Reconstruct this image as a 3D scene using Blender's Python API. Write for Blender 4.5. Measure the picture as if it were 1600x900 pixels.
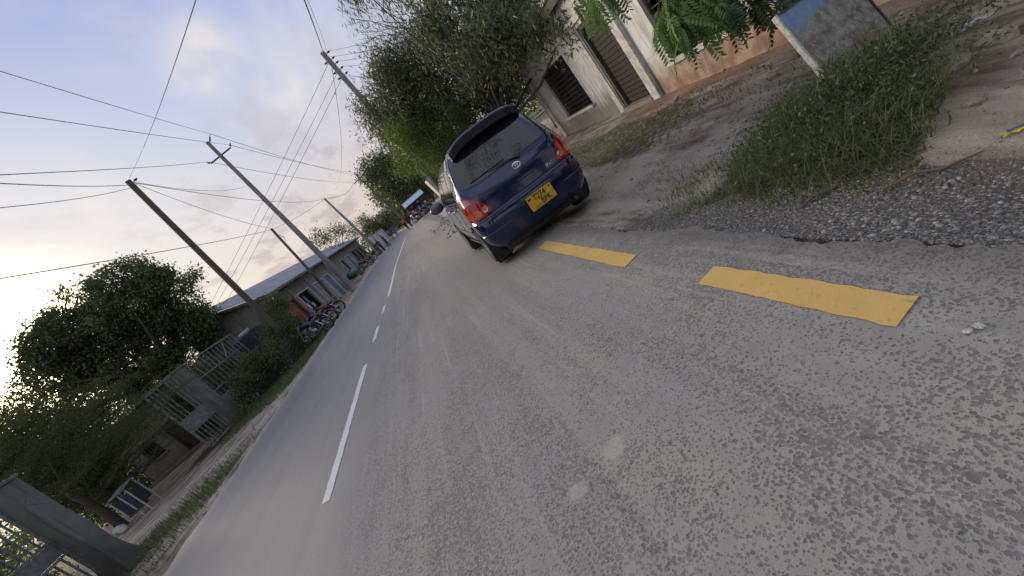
import bpy, bmesh, math, random
import numpy as np
from mathutils import Vector, Matrix, Euler

random.seed(7); RNG = np.random.default_rng(11)
for o in list(bpy.data.objects): bpy.data.objects.remove(o)
C = bpy.context.scene.collection
SC = bpy.context.scene

# ------------------------------------------------------------------ camera
F_PX = 635.0; CAM_H = 1.5
YAW, PITCH, ROLL = 0.0792442, -0.2886369, -0.7167447
def cam_axes():
    cy, sy = math.cos(YAW), math.sin(YAW); cp, sp = math.cos(PITCH), math.sin(PITCH)
    f = Vector((sy*cp, cy*cp, sp)); r = Vector((cy, -sy, 0)); u = r.cross(f)
    c, s = math.cos(ROLL), math.sin(ROLL)
    return c*r + s*u, -s*r + c*u, f
CR, CU, CF = cam_axes()
cam_data = bpy.data.cameras.new('camera'); cam = bpy.data.objects.new('camera', cam_data); C.objects.link(cam)
cam.matrix_world = Matrix(((CR.x, CU.x, -CF.x, 0), (CR.y, CU.y, -CF.y, 0), (CR.z, CU.z, -CF.z, CAM_H), (0, 0, 0, 1)))
cam_data.sensor_width = 36; cam_data.lens = F_PX/1600*36; cam_data.clip_end = 3000; cam_data.clip_start = 0.05
SC.camera = cam
def at(px, py, Y):
    """world point seen at photo position (px,py) on the plane y = Y"""
    d = CF + CR*((px-800)/F_PX) - CU*((py-450)/F_PX)
    t = Y/d.y
    return Vector((d.x*t, Y, CAM_H + d.z*t))

# ------------------------------------------------------------------ world, sun, exposure
SUN_AZ, SUN_EL = math.radians(-38.5), math.radians(13)
SUND = Vector((math.sin(SUN_AZ)*math.cos(SUN_EL), math.cos(SUN_AZ)*math.cos(SUN_EL), math.sin(SUN_EL)))
SKY_GAIN = 1.0
def make_world():
    w = bpy.data.worlds.new('World'); SC.world = w; w.use_nodes = True
    nt = w.node_tree; N = nt.nodes; L = nt.links; N.clear()
    out = N.new('ShaderNodeOutputWorld'); bg = N.new('ShaderNodeBackground'); L.new(bg.outputs[0], out.inputs[0])
    bg.inputs[1].default_value = 0.1*SKY_GAIN
    tc = N.new('ShaderNodeTexCoord'); sep = N.new('ShaderNodeSeparateXYZ')
    nrm = N.new('ShaderNodeVectorMath'); nrm.operation = 'NORMALIZE'
    L.new(tc.outputs['Generated'], nrm.inputs[0]); L.new(nrm.outputs[0], sep.inputs[0])
    def math_(op, a, b=None, clamp=False):
        m = N.new('ShaderNodeMath'); m.operation = op; m.use_clamp = clamp
        for i, v in enumerate((a, b)):
            if v is None: continue
            if isinstance(v, (int, float)): m.inputs[i].default_value = v
            else: L.new(v, m.inputs[i])
        return m.outputs[0]
    def mixc(fac, a, b, mode='MIX'):
        m = N.new('ShaderNodeMix'); m.data_type = 'RGBA'; m.blend_type = mode
        for k, v in ((0, fac), (6, a), (7, b)):
            if isinstance(v, (int, float)): m.inputs[k].default_value = v
            elif isinstance(v, tuple): m.inputs[k].default_value = (*v, 1)
            else: L.new(v, m.inputs[k])
        return m.outputs[2]
    sky = N.new('ShaderNodeTexSky'); sky.sky_type = 'NISHITA'; sky.sun_disc = False
    sky.sun_elevation = SUN_EL; sky.sun_rotation = SUN_AZ; sky.air_density = 1.2; sky.dust_density = 2.0
    ramp = N.new('ShaderNodeValToRGB'); cr = ramp.color_ramp
    stops = [(0.0, (.62, .52, .50)), (.10, (.68, .565, .52)), (.20, (.62, .585, .64)), (.38, (.47, .54, .76)), (.60, (.27, .355, .71)), (.80, (.50, .57, .76)), (1.0, (.66, .70, .80))]
    cr.elements[0].position = 0; cr.elements[0].color = (*stops[0][1], 1); cr.elements[1].position = 1; cr.elements[1].color = (*stops[-1][1], 1)
    for p, c in stops[1:-1]:
        e = cr.elements.new(p); e.color = (*c, 1)
    L.new(math_('MAXIMUM', sep.outputs[2], 0.0), ramp.inputs[0])
    dot = N.new('ShaderNodeVectorMath'); dot.operation = 'DOT_PRODUCT'; L.new(nrm.outputs[0], dot.inputs[0]); dot.inputs[1].default_value = SUND
    dp = math_('MAXIMUM', dot.outputs['Value'], 0.0)
    g1 = math_('POWER', dp, 11.0); g2 = math_('POWER', dp, 260.0)
    back = math_('MULTIPLY', math_('MAXIMUM', math_('MULTIPLY', sep.outputs[1], -1.0), 0.0), .8)
    base = mixc(back, ramp.outputs[0], (.80, .77, .78))
    base = mixc(math_('MULTIPLY', g1, .85), base, (.82, .80, .75))
    base = mixc(math_('MULTIPLY', g2, 1.0, True), base, (14, 12, 8))
    # clouds on a flat ceiling
    den = math_('ADD', math_('MAXIMUM', sep.outputs[2], 0.0), .12)
    dv = N.new('ShaderNodeVectorMath'); dv.operation = 'DIVIDE'; L.new(nrm.outputs[0], dv.inputs[0])
    cb = N.new('ShaderNodeCombineXYZ'); [L.new(den, cb.inputs[i]) for i in range(3)]; L.new(cb.outputs[0], dv.inputs[1])
    mp = N.new('ShaderNodeMapping'); L.new(dv.outputs[0], mp.inputs[0]); mp.inputs['Location'].default_value = (3.3, 1.2, 0); mp.inputs['Scale'].default_value = (1.0, .55, 1.0); mp.inputs['Rotation'].default_value = (0, 0, .5)
    n1 = N.new('ShaderNodeTexNoise'); n1.inputs['Scale'].default_value = 1.7; n1.inputs['Detail'].default_value = 7; n1.inputs['Roughness'].default_value = .55; n1.inputs['Distortion'].default_value = .3
    L.new(mp.outputs[0], n1.inputs['Vector'])
    r1 = N.new('ShaderNodeMapRange'); r1.interpolation_type = 'SMOOTHSTEP'; L.new(n1.outputs[0], r1.inputs[0]); r1.inputs[1].default_value = .47; r1.inputs[2].default_value = .66
    n2 = N.new('ShaderNodeTexNoise'); n2.inputs['Scale'].default_value = 3.1; n2.inputs['Detail'].default_value = 6; n2.inputs['Roughness'].default_value = .6
    mp2 = N.new('ShaderNodeMapping'); L.new(dv.outputs[0], mp2.inputs[0]); mp2.inputs['Location'].default_value = (8, 4, 2); mp2.inputs['Scale'].default_value = (1.2, .45, 1); mp2.inputs['Rotation'].default_value = (0, 0, -.35)
    L.new(mp2.outputs[0], n2.inputs['Vector'])
    r2 = N.new('ShaderNodeMapRange'); r2.interpolation_type = 'SMOOTHSTEP'; L.new(n2.outputs[0], r2.inputs[0]); r2.inputs[1].default_value = .50; r2.inputs[2].default_value = .64
    n3 = N.new('ShaderNodeTexNoise'); n3.inputs['Scale'].default_value = 9; n3.inputs['Detail'].default_value = 6; L.new(nrm.outputs[0], n3.inputs['Vector'])
    r3 = N.new('ShaderNodeMapRange'); r3.interpolation_type = 'SMOOTHSTEP'; L.new(n3.outputs[0], r3.inputs[0]); r3.inputs[1].default_value = .38; r3.inputs[2].default_value = .62
    low = N.new('ShaderNodeMapRange'); L.new(sep.outputs[2], low.inputs[0]); low.inputs[1].default_value = .45; low.inputs[2].default_value = .12; low.clamp = True
    c1 = mixc(math_('MULTIPLY', r1.outputs[0], .40), base, (.78, .73, .71))
    c2 = mixc(math_('MULTIPLY', math_('MULTIPLY', r2.outputs[0], low.outputs[0]), .66), c1, (.43, .38, .42))
    for d0, pw, am in ((at(322, 75, 1)-Vector((0, 0, CAM_H)), 900, .6), (at(300, 125, 1)-Vector((0, 0, CAM_H)), 1600, .4), (at(443, 140, 1)-Vector((0, 0, CAM_H)), 800, .5), (at(150, 345, 1)-Vector((0, 0, CAM_H)), 260, .4)):
        dd = N.new('ShaderNodeVectorMath'); dd.operation = 'DOT_PRODUCT'; L.new(nrm.outputs[0], dd.inputs[0]); dd.inputs[1].default_value = d0.normalized()
        gm = math_('MULTIPLY', math_('POWER', math_('MAXIMUM', dd.outputs['Value'], 0.0), float(pw)), r3.outputs[0]); c2 = mixc(math_('MULTIPLY', gm, am*1.5, True), c2, (.82, .77, .73))
    c2 = mixc(math_('MULTIPLY', g2, .5, True), c2, (14, 12, 8))
    # the physical sky below the thin cloud
    scl = N.new('ShaderNodeMix'); scl.data_type = 'RGBA'; scl.blend_type = 'MULTIPLY'; scl.inputs[0].default_value = 1; L.new(c2, scl.inputs[6]); scl.inputs[7].default_value = (10, 10, 10, 1)
    fin = mixc(.06, scl.outputs[2], sky.outputs[0])
    L.new(fin, bg.inputs[0])
make_world()
sd = bpy.data.lights.new('sun', 'SUN'); sd.energy = 4.8; sd.angle = math.radians(30); sd.color = (1.0, .84, .64)
so = bpy.data.objects.new('sun', sd); C.objects.link(so); so.rotation_euler = SUND.to_track_quat('Z', 'Y').to_euler()
SC.view_settings.view_transform = 'Standard'; SC.view_settings.look = 'None'; SC.view_settings.gamma = 1
SC.view_settings.exposure = 0.12
SC.render.engine = 'CYCLES'

# ------------------------------------------------------------------ helpers
class MB:
    def __init__(s): s.v = []; s.f = []
    def add(s, verts, faces):
        o = len(s.v); s.v += [tuple(p) for p in verts]; s.f += [tuple(i+o for i in f) for f in faces]; return s
    def box(s, c, d, rot=None, top=(1, 1)):
        hx, hy, hz = d[0]/2, d[1]/2, d[2]/2
        vs = [Vector((x*hx*(top[0] if z > 0 else 1), y*hy*(top[1] if z > 0 else 1), z*hz)) for z in (-1, 1) for y in (-1, 1) for x in (-1, 1)]
        if rot is not None: R = Euler(rot).to_matrix(); vs = [R@v for v in vs]
        c = Vector(c)
        return s.add([v+c for v in vs], [(0, 2, 3, 1), (4, 5, 7, 6), (0, 1, 5, 4), (2, 6, 7, 3), (0, 4, 6, 2), (1, 3, 7, 5)])
    def bar(s, a, b, w, h=None, up=(0, 0, 1)):
        a = Vector(a); b = Vector(b); h = h or w; d = (b-a).normalized(); up = Vector(up)
        if abs(d.dot(up)) > .98: up = Vector((1, 0, 0))
        r = d.cross(up).normalized(); u = r.cross(d)
        vs = [p + r*(sx*w/2) + u*(sy*h/2) for p in (a, b) for sx, sy in ((-1, -1), (1, -1), (1, 1), (-1, 1))]
        return s.add(vs, [(0, 1, 2, 3), (7, 6, 5, 4), (0, 4, 5, 1), (1, 5, 6, 2), (2, 6, 7, 3), (3, 7, 4, 0)])
    def tube(s, path, rad, n=8, cap=True):
        path = [Vector(p) for p in path]; m = len(path)
        if not hasattr(rad, '__len__'): rad = [rad]*m
        ref = Vector((0, 0, 1)); vs = []; fs = []
        for i, p in enumerate(path):
            d = (path[min(i+1, m-1)] - path[max(i-1, 0)]).normalized()
            rr = Vector((1, 0, 0)) if abs(d.dot(ref)) > .97 else ref
            u = d.cross(rr).normalized(); w = d.cross(u)
            for k in range(n):
                a = 2*math.pi*k/n; vs.append(p + (u*math.cos(a) + w*math.sin(a))*rad[i])
        for i in range(m-1):
            for k in range(n):
                a = i*n+k; b = i*n+(k+1) % n; fs.append((a, b, b+n, a+n))
        if cap: fs.append(tuple(range(n-1, -1, -1))); fs.append(tuple(range((m-1)*n, m*n)))
        return s.add(vs, fs)
    def lathe(s, prof, c=(0, 0, 0), axis='Z', n=20):
        c = Vector(c); vs = []; fs = []
        for r, z in prof:
            for k in range(n):
                a = 2*math.pi*k/n; x, y = r*math.cos(a), r*math.sin(a)
                p = {'Z': (x, y, z), 'X': (z, x, y), 'Y': (x, z, y)}[axis]; vs.append(Vector(p)+c)
        for i in range(len(prof)-1):
            for k in range(n):
                a = i*n+k; b = i*n+(k+1) % n; fs.append((a, b, b+n, a+n))
        return s.add(vs, fs)
    def ell(s, c, r, n=10, m=7):
        c = Vector(c); prof = [(math.sin(math.pi*i/m), -math.cos(math.pi*i/m)) for i in range(m+1)]
        vs = []; fs = []
        for a_, z in prof:
            for k in range(n):
                a = 2*math.pi*k/n; vs.append(c + Vector((a_*math.cos(a)*r[0], a_*math.sin(a)*r[1], z*r[2])))
        for i in range(m):
            for k in range(n):
                a = i*n+k; b = i*n+(k+1) % n; fs.append((a, b, b+n, a+n))
        return s.add(vs, fs)
    def prism(s, pts, d):
        """polygon pts (3d) extruded by vector d"""
        d = Vector(d); n = len(pts); pts = [Vector(p) for p in pts]
        return s.add(pts + [p+d for p in pts], [tuple(range(n)), tuple(range(2*n-1, n-1, -1))] + [(i, i+n, (i+1) % n + n, (i+1) % n) for i in range(n)])
    def mesh(s, name, smooth=False):
        me = bpy.data.meshes.new(name); me.from_pydata([tuple(v) for v in s.v], [], s.f)
        bm = bmesh.new(); bm.from_mesh(me); bmesh.ops.remove_doubles(bm, verts=bm.verts, dist=1e-5); bmesh.ops.recalc_face_normals(bm, faces=bm.faces); bm.to_mesh(me); bm.free()
        if smooth:
            me.polygons.foreach_set('use_smooth', [True]*len(me.polygons))
            me.set_sharp_from_angle(angle=math.radians(smooth if smooth is not True else 40))
        return me
    def build(s, name, mat, parent=None, smooth=False, bevel=0, label=None):
        return link(name, s.mesh(name, smooth), mat, parent, bevel, label)
def link(name, me, mat, parent=None, bevel=0, label=None):
    o = bpy.data.objects.new(name, me); C.objects.link(o)
    if mat is not None and len(me.materials) == 0: me.materials.append(mat)
    if parent: o.parent = parent
    if bevel:
        b = o.modifiers.new('bevel', 'BEVEL'); b.width = bevel; b.segments = 2; b.limit_method = 'ANGLE'
    if label: o['label'] = label
    return o
def tag(o, label=None, cat=None, group=None, kind=None):
    if label: o['label'] = label
    if cat: o['category'] = cat
    if group: o['group'] = group
    if kind: o['kind'] = kind
    return o
def empty(name, loc, label, cat, group=None, rz=0):
    o = bpy.data.objects.new(name, None); C.objects.link(o); o.location = loc; o.rotation_euler = (0, 0, rz); o.empty_display_size = .2
    return tag(o, label, cat, group)
def copy_tree(o, parent=None):
    c = o.copy(); C.objects.link(c)
    if parent: c.parent = parent
    for ch in list(o.children): copy_tree(ch, c)
    return c
def text_part(txt, size, depth, name, mat, parent, loc, rot, spacing=1.0, bold=0.0, sx=1.0):
    cu = bpy.data.curves.new(name, 'FONT'); cu.body = txt; cu.size = size; cu.extrude = depth; cu.align_x = 'CENTER'; cu.align_y = 'CENTER'; cu.space_character = spacing; cu.offset = bold; cu.resolution_u = 3
    t = bpy.data.objects.new(name, cu); C.objects.link(t)
    me = bpy.data.meshes.new_from_object(t.evaluated_get(bpy.context.evaluated_depsgraph_get())); bpy.data.objects.remove(t)
    me.transform(Matrix.Diagonal((sx, 1, 1, 1))); me.materials.clear(); me.materials.append(mat)
    o = bpy.data.objects.new(name, me); C.objects.link(o); o.parent = parent; o.location = loc; o.rotation_euler = rot
    return o

# ------------------------------------------------------------------ materials
class NT:
    def __init__(s, name):
        s.m = bpy.data.materials.new(name); s.m.use_nodes = True; s.t = s.m.node_tree; s.N = s.t.nodes; s.L = s.t.links
        s.b = s.N['Principled BSDF']; s.out = s.N['Material Output']
    def n(s, t, **k):
        x = s.N.new(t)
        for a, v in k.items(): setattr(x, a, v)
        return x
    def link(s, a, b): s.L.new(a, b)
    def val(s, sock, v):
        if isinstance(v, (int, float)): sock.default_value = v
        elif isinstance(v, tuple): sock.default_value = (*v, 1) if len(v) == 3 and sock.type == 'RGBA' else v
        else: s.L.new(v, sock)
    def math(s, op, a, b=0.0, c=None, clamp=False):
        m = s.n('ShaderNodeMath', operation=op, use_clamp=clamp); s.val(m.inputs[0], a); s.val(m.inputs[1], b)
        if c is not None: s.val(m.inputs[2], c)
        return m.outputs[0]
    def mix(s, f, a, b, mode='MIX'):
        m = s.n('ShaderNodeMix', data_type='RGBA', blend_type=mode); s.val(m.inputs[0], f); s.val(m.inputs[6], a); s.val(m.inputs[7], b); return m.outputs[2]
    def pos(s):
        return s.n('ShaderNodeNewGeometry').outputs['Position']
    def objc(s): return s.n('ShaderNodeTexCoord').outputs['Object']
    def map(s, v, scale=(1, 1, 1), loc=(0, 0, 0), rot=(0, 0, 0)):
        m = s.n('ShaderNodeMapping'); s.L.new(v, m.inputs[0]); m.inputs['Scale'].default_value = scale; m.inputs['Location'].default_value = loc; m.inputs['Rotation'].default_value = rot; return m.outputs[0]
    def noise(s, v, scale, detail=4, rough=.5, dist=0):
        n = s.n('ShaderNodeTexNoise'); s.L.new(v, n.inputs['Vector']); n.inputs['Scale'].default_value = scale; n.inputs['Detail'].default_value = detail; n.inputs['Roughness'].default_value = rough; n.inputs['Distortion'].default_value = dist; return n.outputs[0]
    def vor(s, v, scale, feature='F1', out='Distance', rand=1):
        n = s.n('ShaderNodeTexVoronoi', feature=feature); s.L.new(v, n.inputs['Vector']); n.inputs['Scale'].default_value = scale; n.inputs['Randomness'].default_value = rand; return n.outputs[out]
    def ss(s, x, a, b, lo=0, hi=1):
        m = s.n('ShaderNodeMapRange', interpolation_type='SMOOTHSTEP'); s.L.new(x, m.inputs[0]); m.inputs[1].default_value = a; m.inputs[2].default_value = b; m.inputs[3].default_value = lo; m.inputs[4].default_value = hi; return m.outputs[0]
    def sep(s, v):
        x = s.n('ShaderNodeSeparateXYZ'); s.L.new(v, x.inputs[0]); return x.outputs
    def bump(s, h, strength=.5, dist=.01):
        b = s.n('ShaderNodeBump'); s.L.new(h, b.inputs['Height']); b.inputs['Strength'].default_value = strength; b.inputs['Distance'].default_value = dist; s.L.new(b.outputs[0], s.b.inputs['Normal'])
    def attr(s, name):
        a = s.n('ShaderNodeAttribute'); a.attribute_name = name; return a.outputs['Fac']
    def set(s, **k):
        for a, v in k.items(): s.val(s.b.inputs[{'col': 'Base Color', 'rough': 'Roughness', 'metal': 'Metallic', 'spec': 'Specular IOR Level', 'coat': 'Coat Weight', 'coatr': 'Coat Roughness'}[a]], v)
        return s
def simple(name, col, rough=.6, metal=0, var=.25, scale=6, bump=0, bscale=40, spec=.5):
    t = NT(name); v = t.objc(); n = t.noise(v, scale, 5, .6)
    c2 = tuple(max(0, c*(1-var)) for c in col); c3 = tuple(min(1, c*(1+var*.7)) for c in col)
    t.set(col=t.mix(t.ss(n, .3, .7), c2, c3), rough=rough, metal=metal, spec=spec)
    if bump: t.bump(t.noise(v, bscale, 4, .6), bump, .01)
    return t.m
def emis(name, col, s):
    t = NT(name); t.set(col=col, rough=.5); t.b.inputs['Emission Color'].default_value = (*col, 1); t.b.inputs['Emission Strength'].default_value = s; return t.m

def mat_asphalt():
    t = NT('asphalt'); p = t.pos(); x, y, z = t.sep(p)
    flat = t.map(p, (1, 1, 0))
    warp = t.n('ShaderNodeVectorMath', operation='ADD'); t.link(flat, warp.inputs[0])
    nz = t.n('ShaderNodeTexNoise'); t.link(flat, nz.inputs['Vector']); nz.inputs['Scale'].default_value = 38; nz.inputs['Detail'].default_value = 2
    sc = t.n('ShaderNodeVectorMath', operation='SCALE'); t.link(nz.outputs['Color'], sc.inputs[0]); sc.inputs['Scale'].default_value = .018; t.link(sc.outputs[0], warp.inputs[1])
    wv = warp.outputs[0]
    d1 = t.vor(wv, 72); rnd = t.sep(t.vor(wv, 72, out='Color'))
    big = t.noise(flat, 1.1, 4, .6); mid = t.noise(flat, 6, 4, .65)
    streak = t.noise(t.map(p, (2.6, .16, 0), rot=(0, 0, .03)), 1.0, 5, .62)
    # how much chipping shows through the dust
    show = t.math('ADD', t.math('MULTIPLY', t.ss(big, .36, .62), .45), t.math('MULTIPLY', t.ss(mid, .35, .65), .35))
    show = t.math('ADD', show, t.math('MULTIPLY', t.ss(streak, .38, .6), .45))
    thr = t.math('ADD', t.math('MULTIPLY', rnd[0], .40), t.math('MULTIPLY', show, .50))
    stone = t.math('SUBTRACT', t.math('MULTIPLY', thr, .88), t.math('MULTIPLY', d1, .9))
    stone = t.math('MULTIPLY', t.ss(stone, .02, .12), .9)
    fine = t.noise(flat, 170, 3, .7)
    dust = t.mix(t.ss(mid, .3, .7), (.255, .246, .228), (.325, .312, .286))
    warm = t.math('MULTIPLY', t.ss(x, -2.1, -.9), t.ss(x, 2.2, .6))
    dust = t.mix(t.math('MULTIPLY', warm, t.ss(big, .4, .62)), dust, (.345, .312, .268))
    chip = t.mix(rnd[1], (.10, .098, .094), (.215, .21, .20))
    near = t.mix(stone, dust, chip)
    near = t.mix(t.ss(fine, .35, .7, 0, .25), near, (.07, .067, .062)); pit = t.vor(wv, 41); near = t.mix(t.ss(pit, .12, .07, 0, .5), near, (.03, .028, .026))
    trk = t.noise(t.map(p, (9, .35, 0), rot=(0, 0, .06)), 1.0, 4, .6); near = t.mix(t.math('MULTIPLY', t.ss(trk, .55, .72), .35), near, (.46, .42, .37))
    # smoother left lane, finer chippings
    d2 = t.vor(wv, 105); st2 = t.ss(t.math('SUBTRACT', t.math('MULTIPLY', t.ss(streak, .25, .7, .25, .62), 1.0), d2), -.05, .22)
    lane = t.mix(t.ss(streak, .3, .7), (.155, .154, .158), (.205, .202, .205))
    lane = t.mix(t.math('MULTIPLY', st2, .45), lane, (.105, .104, .110))
    left = t.ss(t.math('ADD', x, t.math('MULTIPLY', big, 1.0)), -.9, -2.0)
    col = t.mix(left, near, lane)
    # wheel track polish and sand along both edges
    edge = t.ss(t.math('ADD', x, t.math('MULTIPLY', mid, .5)), -5.35, -6.0)
    col = t.mix(t.math('MULTIPLY', edge, .75), col, (.42, .37, .29))
    re = t.ss(t.math('ADD', x, t.math('MULTIPLY', mid, .45)), 1.45, 1.85)
    farm = t.math('MULTIPLY', t.ss(t.math('ADD', y, t.math('MULTIPLY', big, 6.0)), 4, 13), t.ss(x, -1.9, .3))
    col = t.mix(t.math('MULTIPLY', farm, .6), col, (.35, .305, .255))
    col = t.mix(t.math('MULTIPLY', re, .55), col, (.055, .053, .052))
    # two pale patched spots
    for cx, cy, r in ((0.0, 1.72, .085), (-.28, 1.67, .075)):
        dd = t.math('SQRT', t.math('ADD', t.math('POWER', t.math('SUBTRACT', x, cx), 2.0), t.math('POWER', t.math('SUBTRACT', y, cy), 2.0)))
        dd = t.math('ADD', dd, t.math('MULTIPLY', mid, .06))
        col = t.mix(t.math('MULTIPLY', t.ss(dd, r+.03, r-.01), .6), col, (.42, .40, .35))
    t.set(col=col, rough=t.mix(left, (.82, .82, .82), (.66, .66, .66)), spec=.5)
    h = t.math('ADD', t.math('MULTIPLY', t.math('MULTIPLY', stone, -1.0), t.math('SUBTRACT', 1.0, left)), t.math('MULTIPLY', fine, .7))
    t.bump(h, .55, .006)
    return t.m

def mat_terrain():
    t = NT('dirt'); p = t.pos(); x, y, z = t.sep(p)
    n1 = t.noise(p, 1.3, 6, .62); n2 = t.noise(p, 9, 5, .65); n3 = t.noise(p, 60, 4, .7)
    ruts = t.noise(t.map(p, (3.2, .5, 1)), 1.6, 5, .62)
    dirt = t.mix(t.ss(n1, .33, .67), (.21, .16, .12), (.44, .37, .30))
    dirt = t.mix(t.ss(ruts, .45, .68, 0, .75), dirt, (.56, .49, .42))
    dirt = t.mix(t.ss(ruts, .47, .36, 0, .7), dirt, (.11, .083, .06))
    dirt = t.mix(t.ss(n2, .55, .75, 0, .45), dirt, (.38, .325, .27))
    st = t.vor(p, 34); rc = t.sep(t.vor(p, 34, out='Color'))
    grav = t.mix(rc[0], (.11, .11, .11), (.36, .35, .34))
    grav = t.mix(t.ss(st, .28, .55), grav, (.13, .115, .10))
    g = t.ss(t.math('ADD', t.attr('gravel'), t.math('MULTIPLY', t.math('SUBTRACT', n2, .5), 1.4)), .4, .65)
    col = t.mix(g, dirt, grav)
    gr = t.ss(t.math('ADD', t.attr('green'), t.math('MULTIPLY', t.math('SUBTRACT', n2, .5), 1.6)), .35, .75)
    col = t.mix(gr, col, t.mix(n3, (.05, .06, .025), (.13, .13, .06)))
    pale = t.ss(t.math('ADD', t.attr('pale'), t.math('MULTIPLY', t.math('SUBTRACT', n1, .5), 1.5)), .4, .8)
    col = t.mix(t.math('MULTIPLY', pale, .65), col, t.mix(n2, (.34, .30, .26), (.58, .53, .47)))
    red = t.ss(t.math('ADD', t.attr('red'), t.math('MULTIPLY', t.math('SUBTRACT', n2, .5), 1.2)), .4, .8)
    col = t.mix(t.math('MULTIPLY', red, .6), col, (.27, .14, .08))
    t.set(col=col, rough=.92, spec=.25)
    hh = t.math('ADD', t.math('MULTIPLY', n3, .6), t.math('MULTIPLY', t.math('MULTIPLY', t.ss(st, .55, .1), g), .9))
    hh = t.math('ADD', hh, t.math('MULTIPLY', n2, 1.3))
    t.bump(hh, 1.0, .045)
    return t.m

def mat_leaf(name, c1, c2, rough=.55, trans=.3):
    t = NT(name); a = t.attr('tint')
    col = t.mix(a, c1, c2); t.set(col=col, rough=rough, spec=.35)
    tr = t.n('ShaderNodeBsdfTranslucent'); t.val(tr.inputs[0], t.mix(.5, col, (.16, .22, .03)))
    m = t.n('ShaderNodeMixShader'); m.inputs[0].default_value = trans
    t.link(t.b.outputs[0], m.inputs[1]); t.link(tr.outputs[0], m.inputs[2]); t.link(m.outputs[0], t.out.inputs[0])
    return t.m

def mat_plaster(name, base, dirtcol, z0, z1, redmix=None, scale=1.5):
    """painted cement: blotches, rain streaks, soil splash near the foot"""
    t = NT(name); p = t.pos(); x, y, z = t.sep(p)
    n1 = t.noise(p, scale, 6, .6); n2 = t.noise(p, 14, 5, .65); st = t.noise(t.map(p, (5, 5, .5)), 1.4, 5, .6)
    c = t.mix(t.ss(n1, .3, .7), tuple(b*.72 for b in base), base)
    c = t.mix(t.ss(st, .48, .68, 0, .75), c, tuple(b*.5 for b in base)); ck = t.vor(t.map(p, (1, 1, .8)), 1.3, 'DISTANCE_TO_EDGE'); c = t.mix(t.math('MULTIPLY', t.ss(ck, .012, .002, 0, .5), t.ss(n1, .45, .6)), c, tuple(b*.25 for b in base))
    c = t.mix(t.ss(n2, .6, .75, 0, .3), c, tuple(min(.8, b*1.3) for b in base))
    zz = t.math('ADD', z, t.math('MULTIPLY', t.math('SUBTRACT', n1, .5), .7))
    s = t.ss(zz, z1, z0)
    dc = dirtcol
    if redmix: dc = t.mix(t.ss(y, 9.2, 7.4), (.13, .105, .075), t.mix(t.ss(t.noise(p, 2.6, 6, .65), .42, .60), dirtcol, (.20, .085, .04)))
    c = t.mix(t.math('MULTIPLY', s, .8), c, dc)
    t.set(col=c, rough=.88, spec=.25); t.bump(t.math('ADD', n2, t.math('MULTIPLY', t.noise(p, 90, 3, .6), .4)), .35, .01)
    return t.m

M = {}
M['asphalt'] = mat_asphalt(); M['dirt'] = mat_terrain()
def mat_paint(name, c, worn):
    t = NT(name); p = t.pos(); n = t.noise(p, 22, 5, .7); n2 = t.noise(p, 160, 3, .7); n3 = t.noise(p, 3, 4, .6)
    col = t.mix(t.ss(n3, .3, .7, 0, .35), c, tuple(k*.7 for k in c))
    w1 = t.vor(t.map(p, (1, 1, 0)), 72); col = t.mix(t.ss(w1, .17, .05, 0, .35), col, tuple(k*.45 for k in c)); col = t.mix(t.ss(n, .57, .72, 0, worn), col, (.22, .19, .15)); col = t.mix(t.ss(n2, .62, .75, 0, .35), col, tuple(k*.55 for k in c))
    t.set(col=col, rough=.75); t.bump(t.math('ADD', n2, t.math('MULTIPLY', w1, -1.0)), .25, .004); return t.m
M['yellow_paint'] = mat_paint('yellow_paint', (.62, .40, .12), .75)
M['white_paint'] = mat_paint('white_paint', (.62, .62, .61), .35)
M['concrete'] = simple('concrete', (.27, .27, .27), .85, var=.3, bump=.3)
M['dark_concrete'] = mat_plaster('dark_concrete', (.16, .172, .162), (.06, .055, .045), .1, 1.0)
M['wood_pole'] = None
def mat_wood(name, a, b):
    t = NT(name); v = t.objc(); g = t.noise(t.map(v, (22, 22, .7)), 1.0, 5, .6); n = t.noise(v, 1.2, 3, .5)
    t.set(col=t.mix(t.ss(n, .3, .7, 0, .4), t.mix(g, a, b), (.07, .075, .06)), rough=.85); t.bump(g, .5, .01); return t.m
M['wood_pole'] = mat_wood('wood_pole', (.055, .045, .035), (.15, .125, .10))
M['grey_pole'] = mat_wood('grey_pole', (.17, .17, .18), (.27, .27, .285))
M['bark'] = mat_wood('bark', (.035, .027, .020), (.10, .08, .062))
M['black'] = simple('black_plastic', (.016, .016, .018), .45, var=.2)
M['rubber'] = simple('rubber', (.017, .017, .017), .8, var=.3, bump=.2)
M['steel'] = simple('steel', (.42, .43, .45), .32, .9, .2)
M['dark_steel'] = simple('dark_steel', (.09, .095, .10), .5, .5, .3)
M['iron'] = simple('painted_iron', (.17, .19, .19), .55, .2, .35, 8)
M['wire'] = simple('wire', (.02, .02, .022), .6)
M['leaf_dark'] = mat_leaf('leaf_dark', (.034, .052, .026), (.145, .195, .088))
M['leaf_olive'] = mat_leaf('leaf_olive', (.030, .042, .024), (.20, .225, .13), .5, .25)
M['leaf_bright'] = mat_leaf('leaf_bright', (.055, .10, .022), (.13, .20, .05), .5, .4)
M['leaf_fern'] = mat_leaf('leaf_fern', (.03, .04, .014), (.11, .125, .045), .6, .4)
M['grass'] = mat_leaf('grass_blade', (.035, .062, .018), (.135, .185, .06), .6, .25)
M['drygrass'] = mat_leaf('dry_grass', (.11, .10, .05), (.26, .24, .13), .7, .25)
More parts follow.
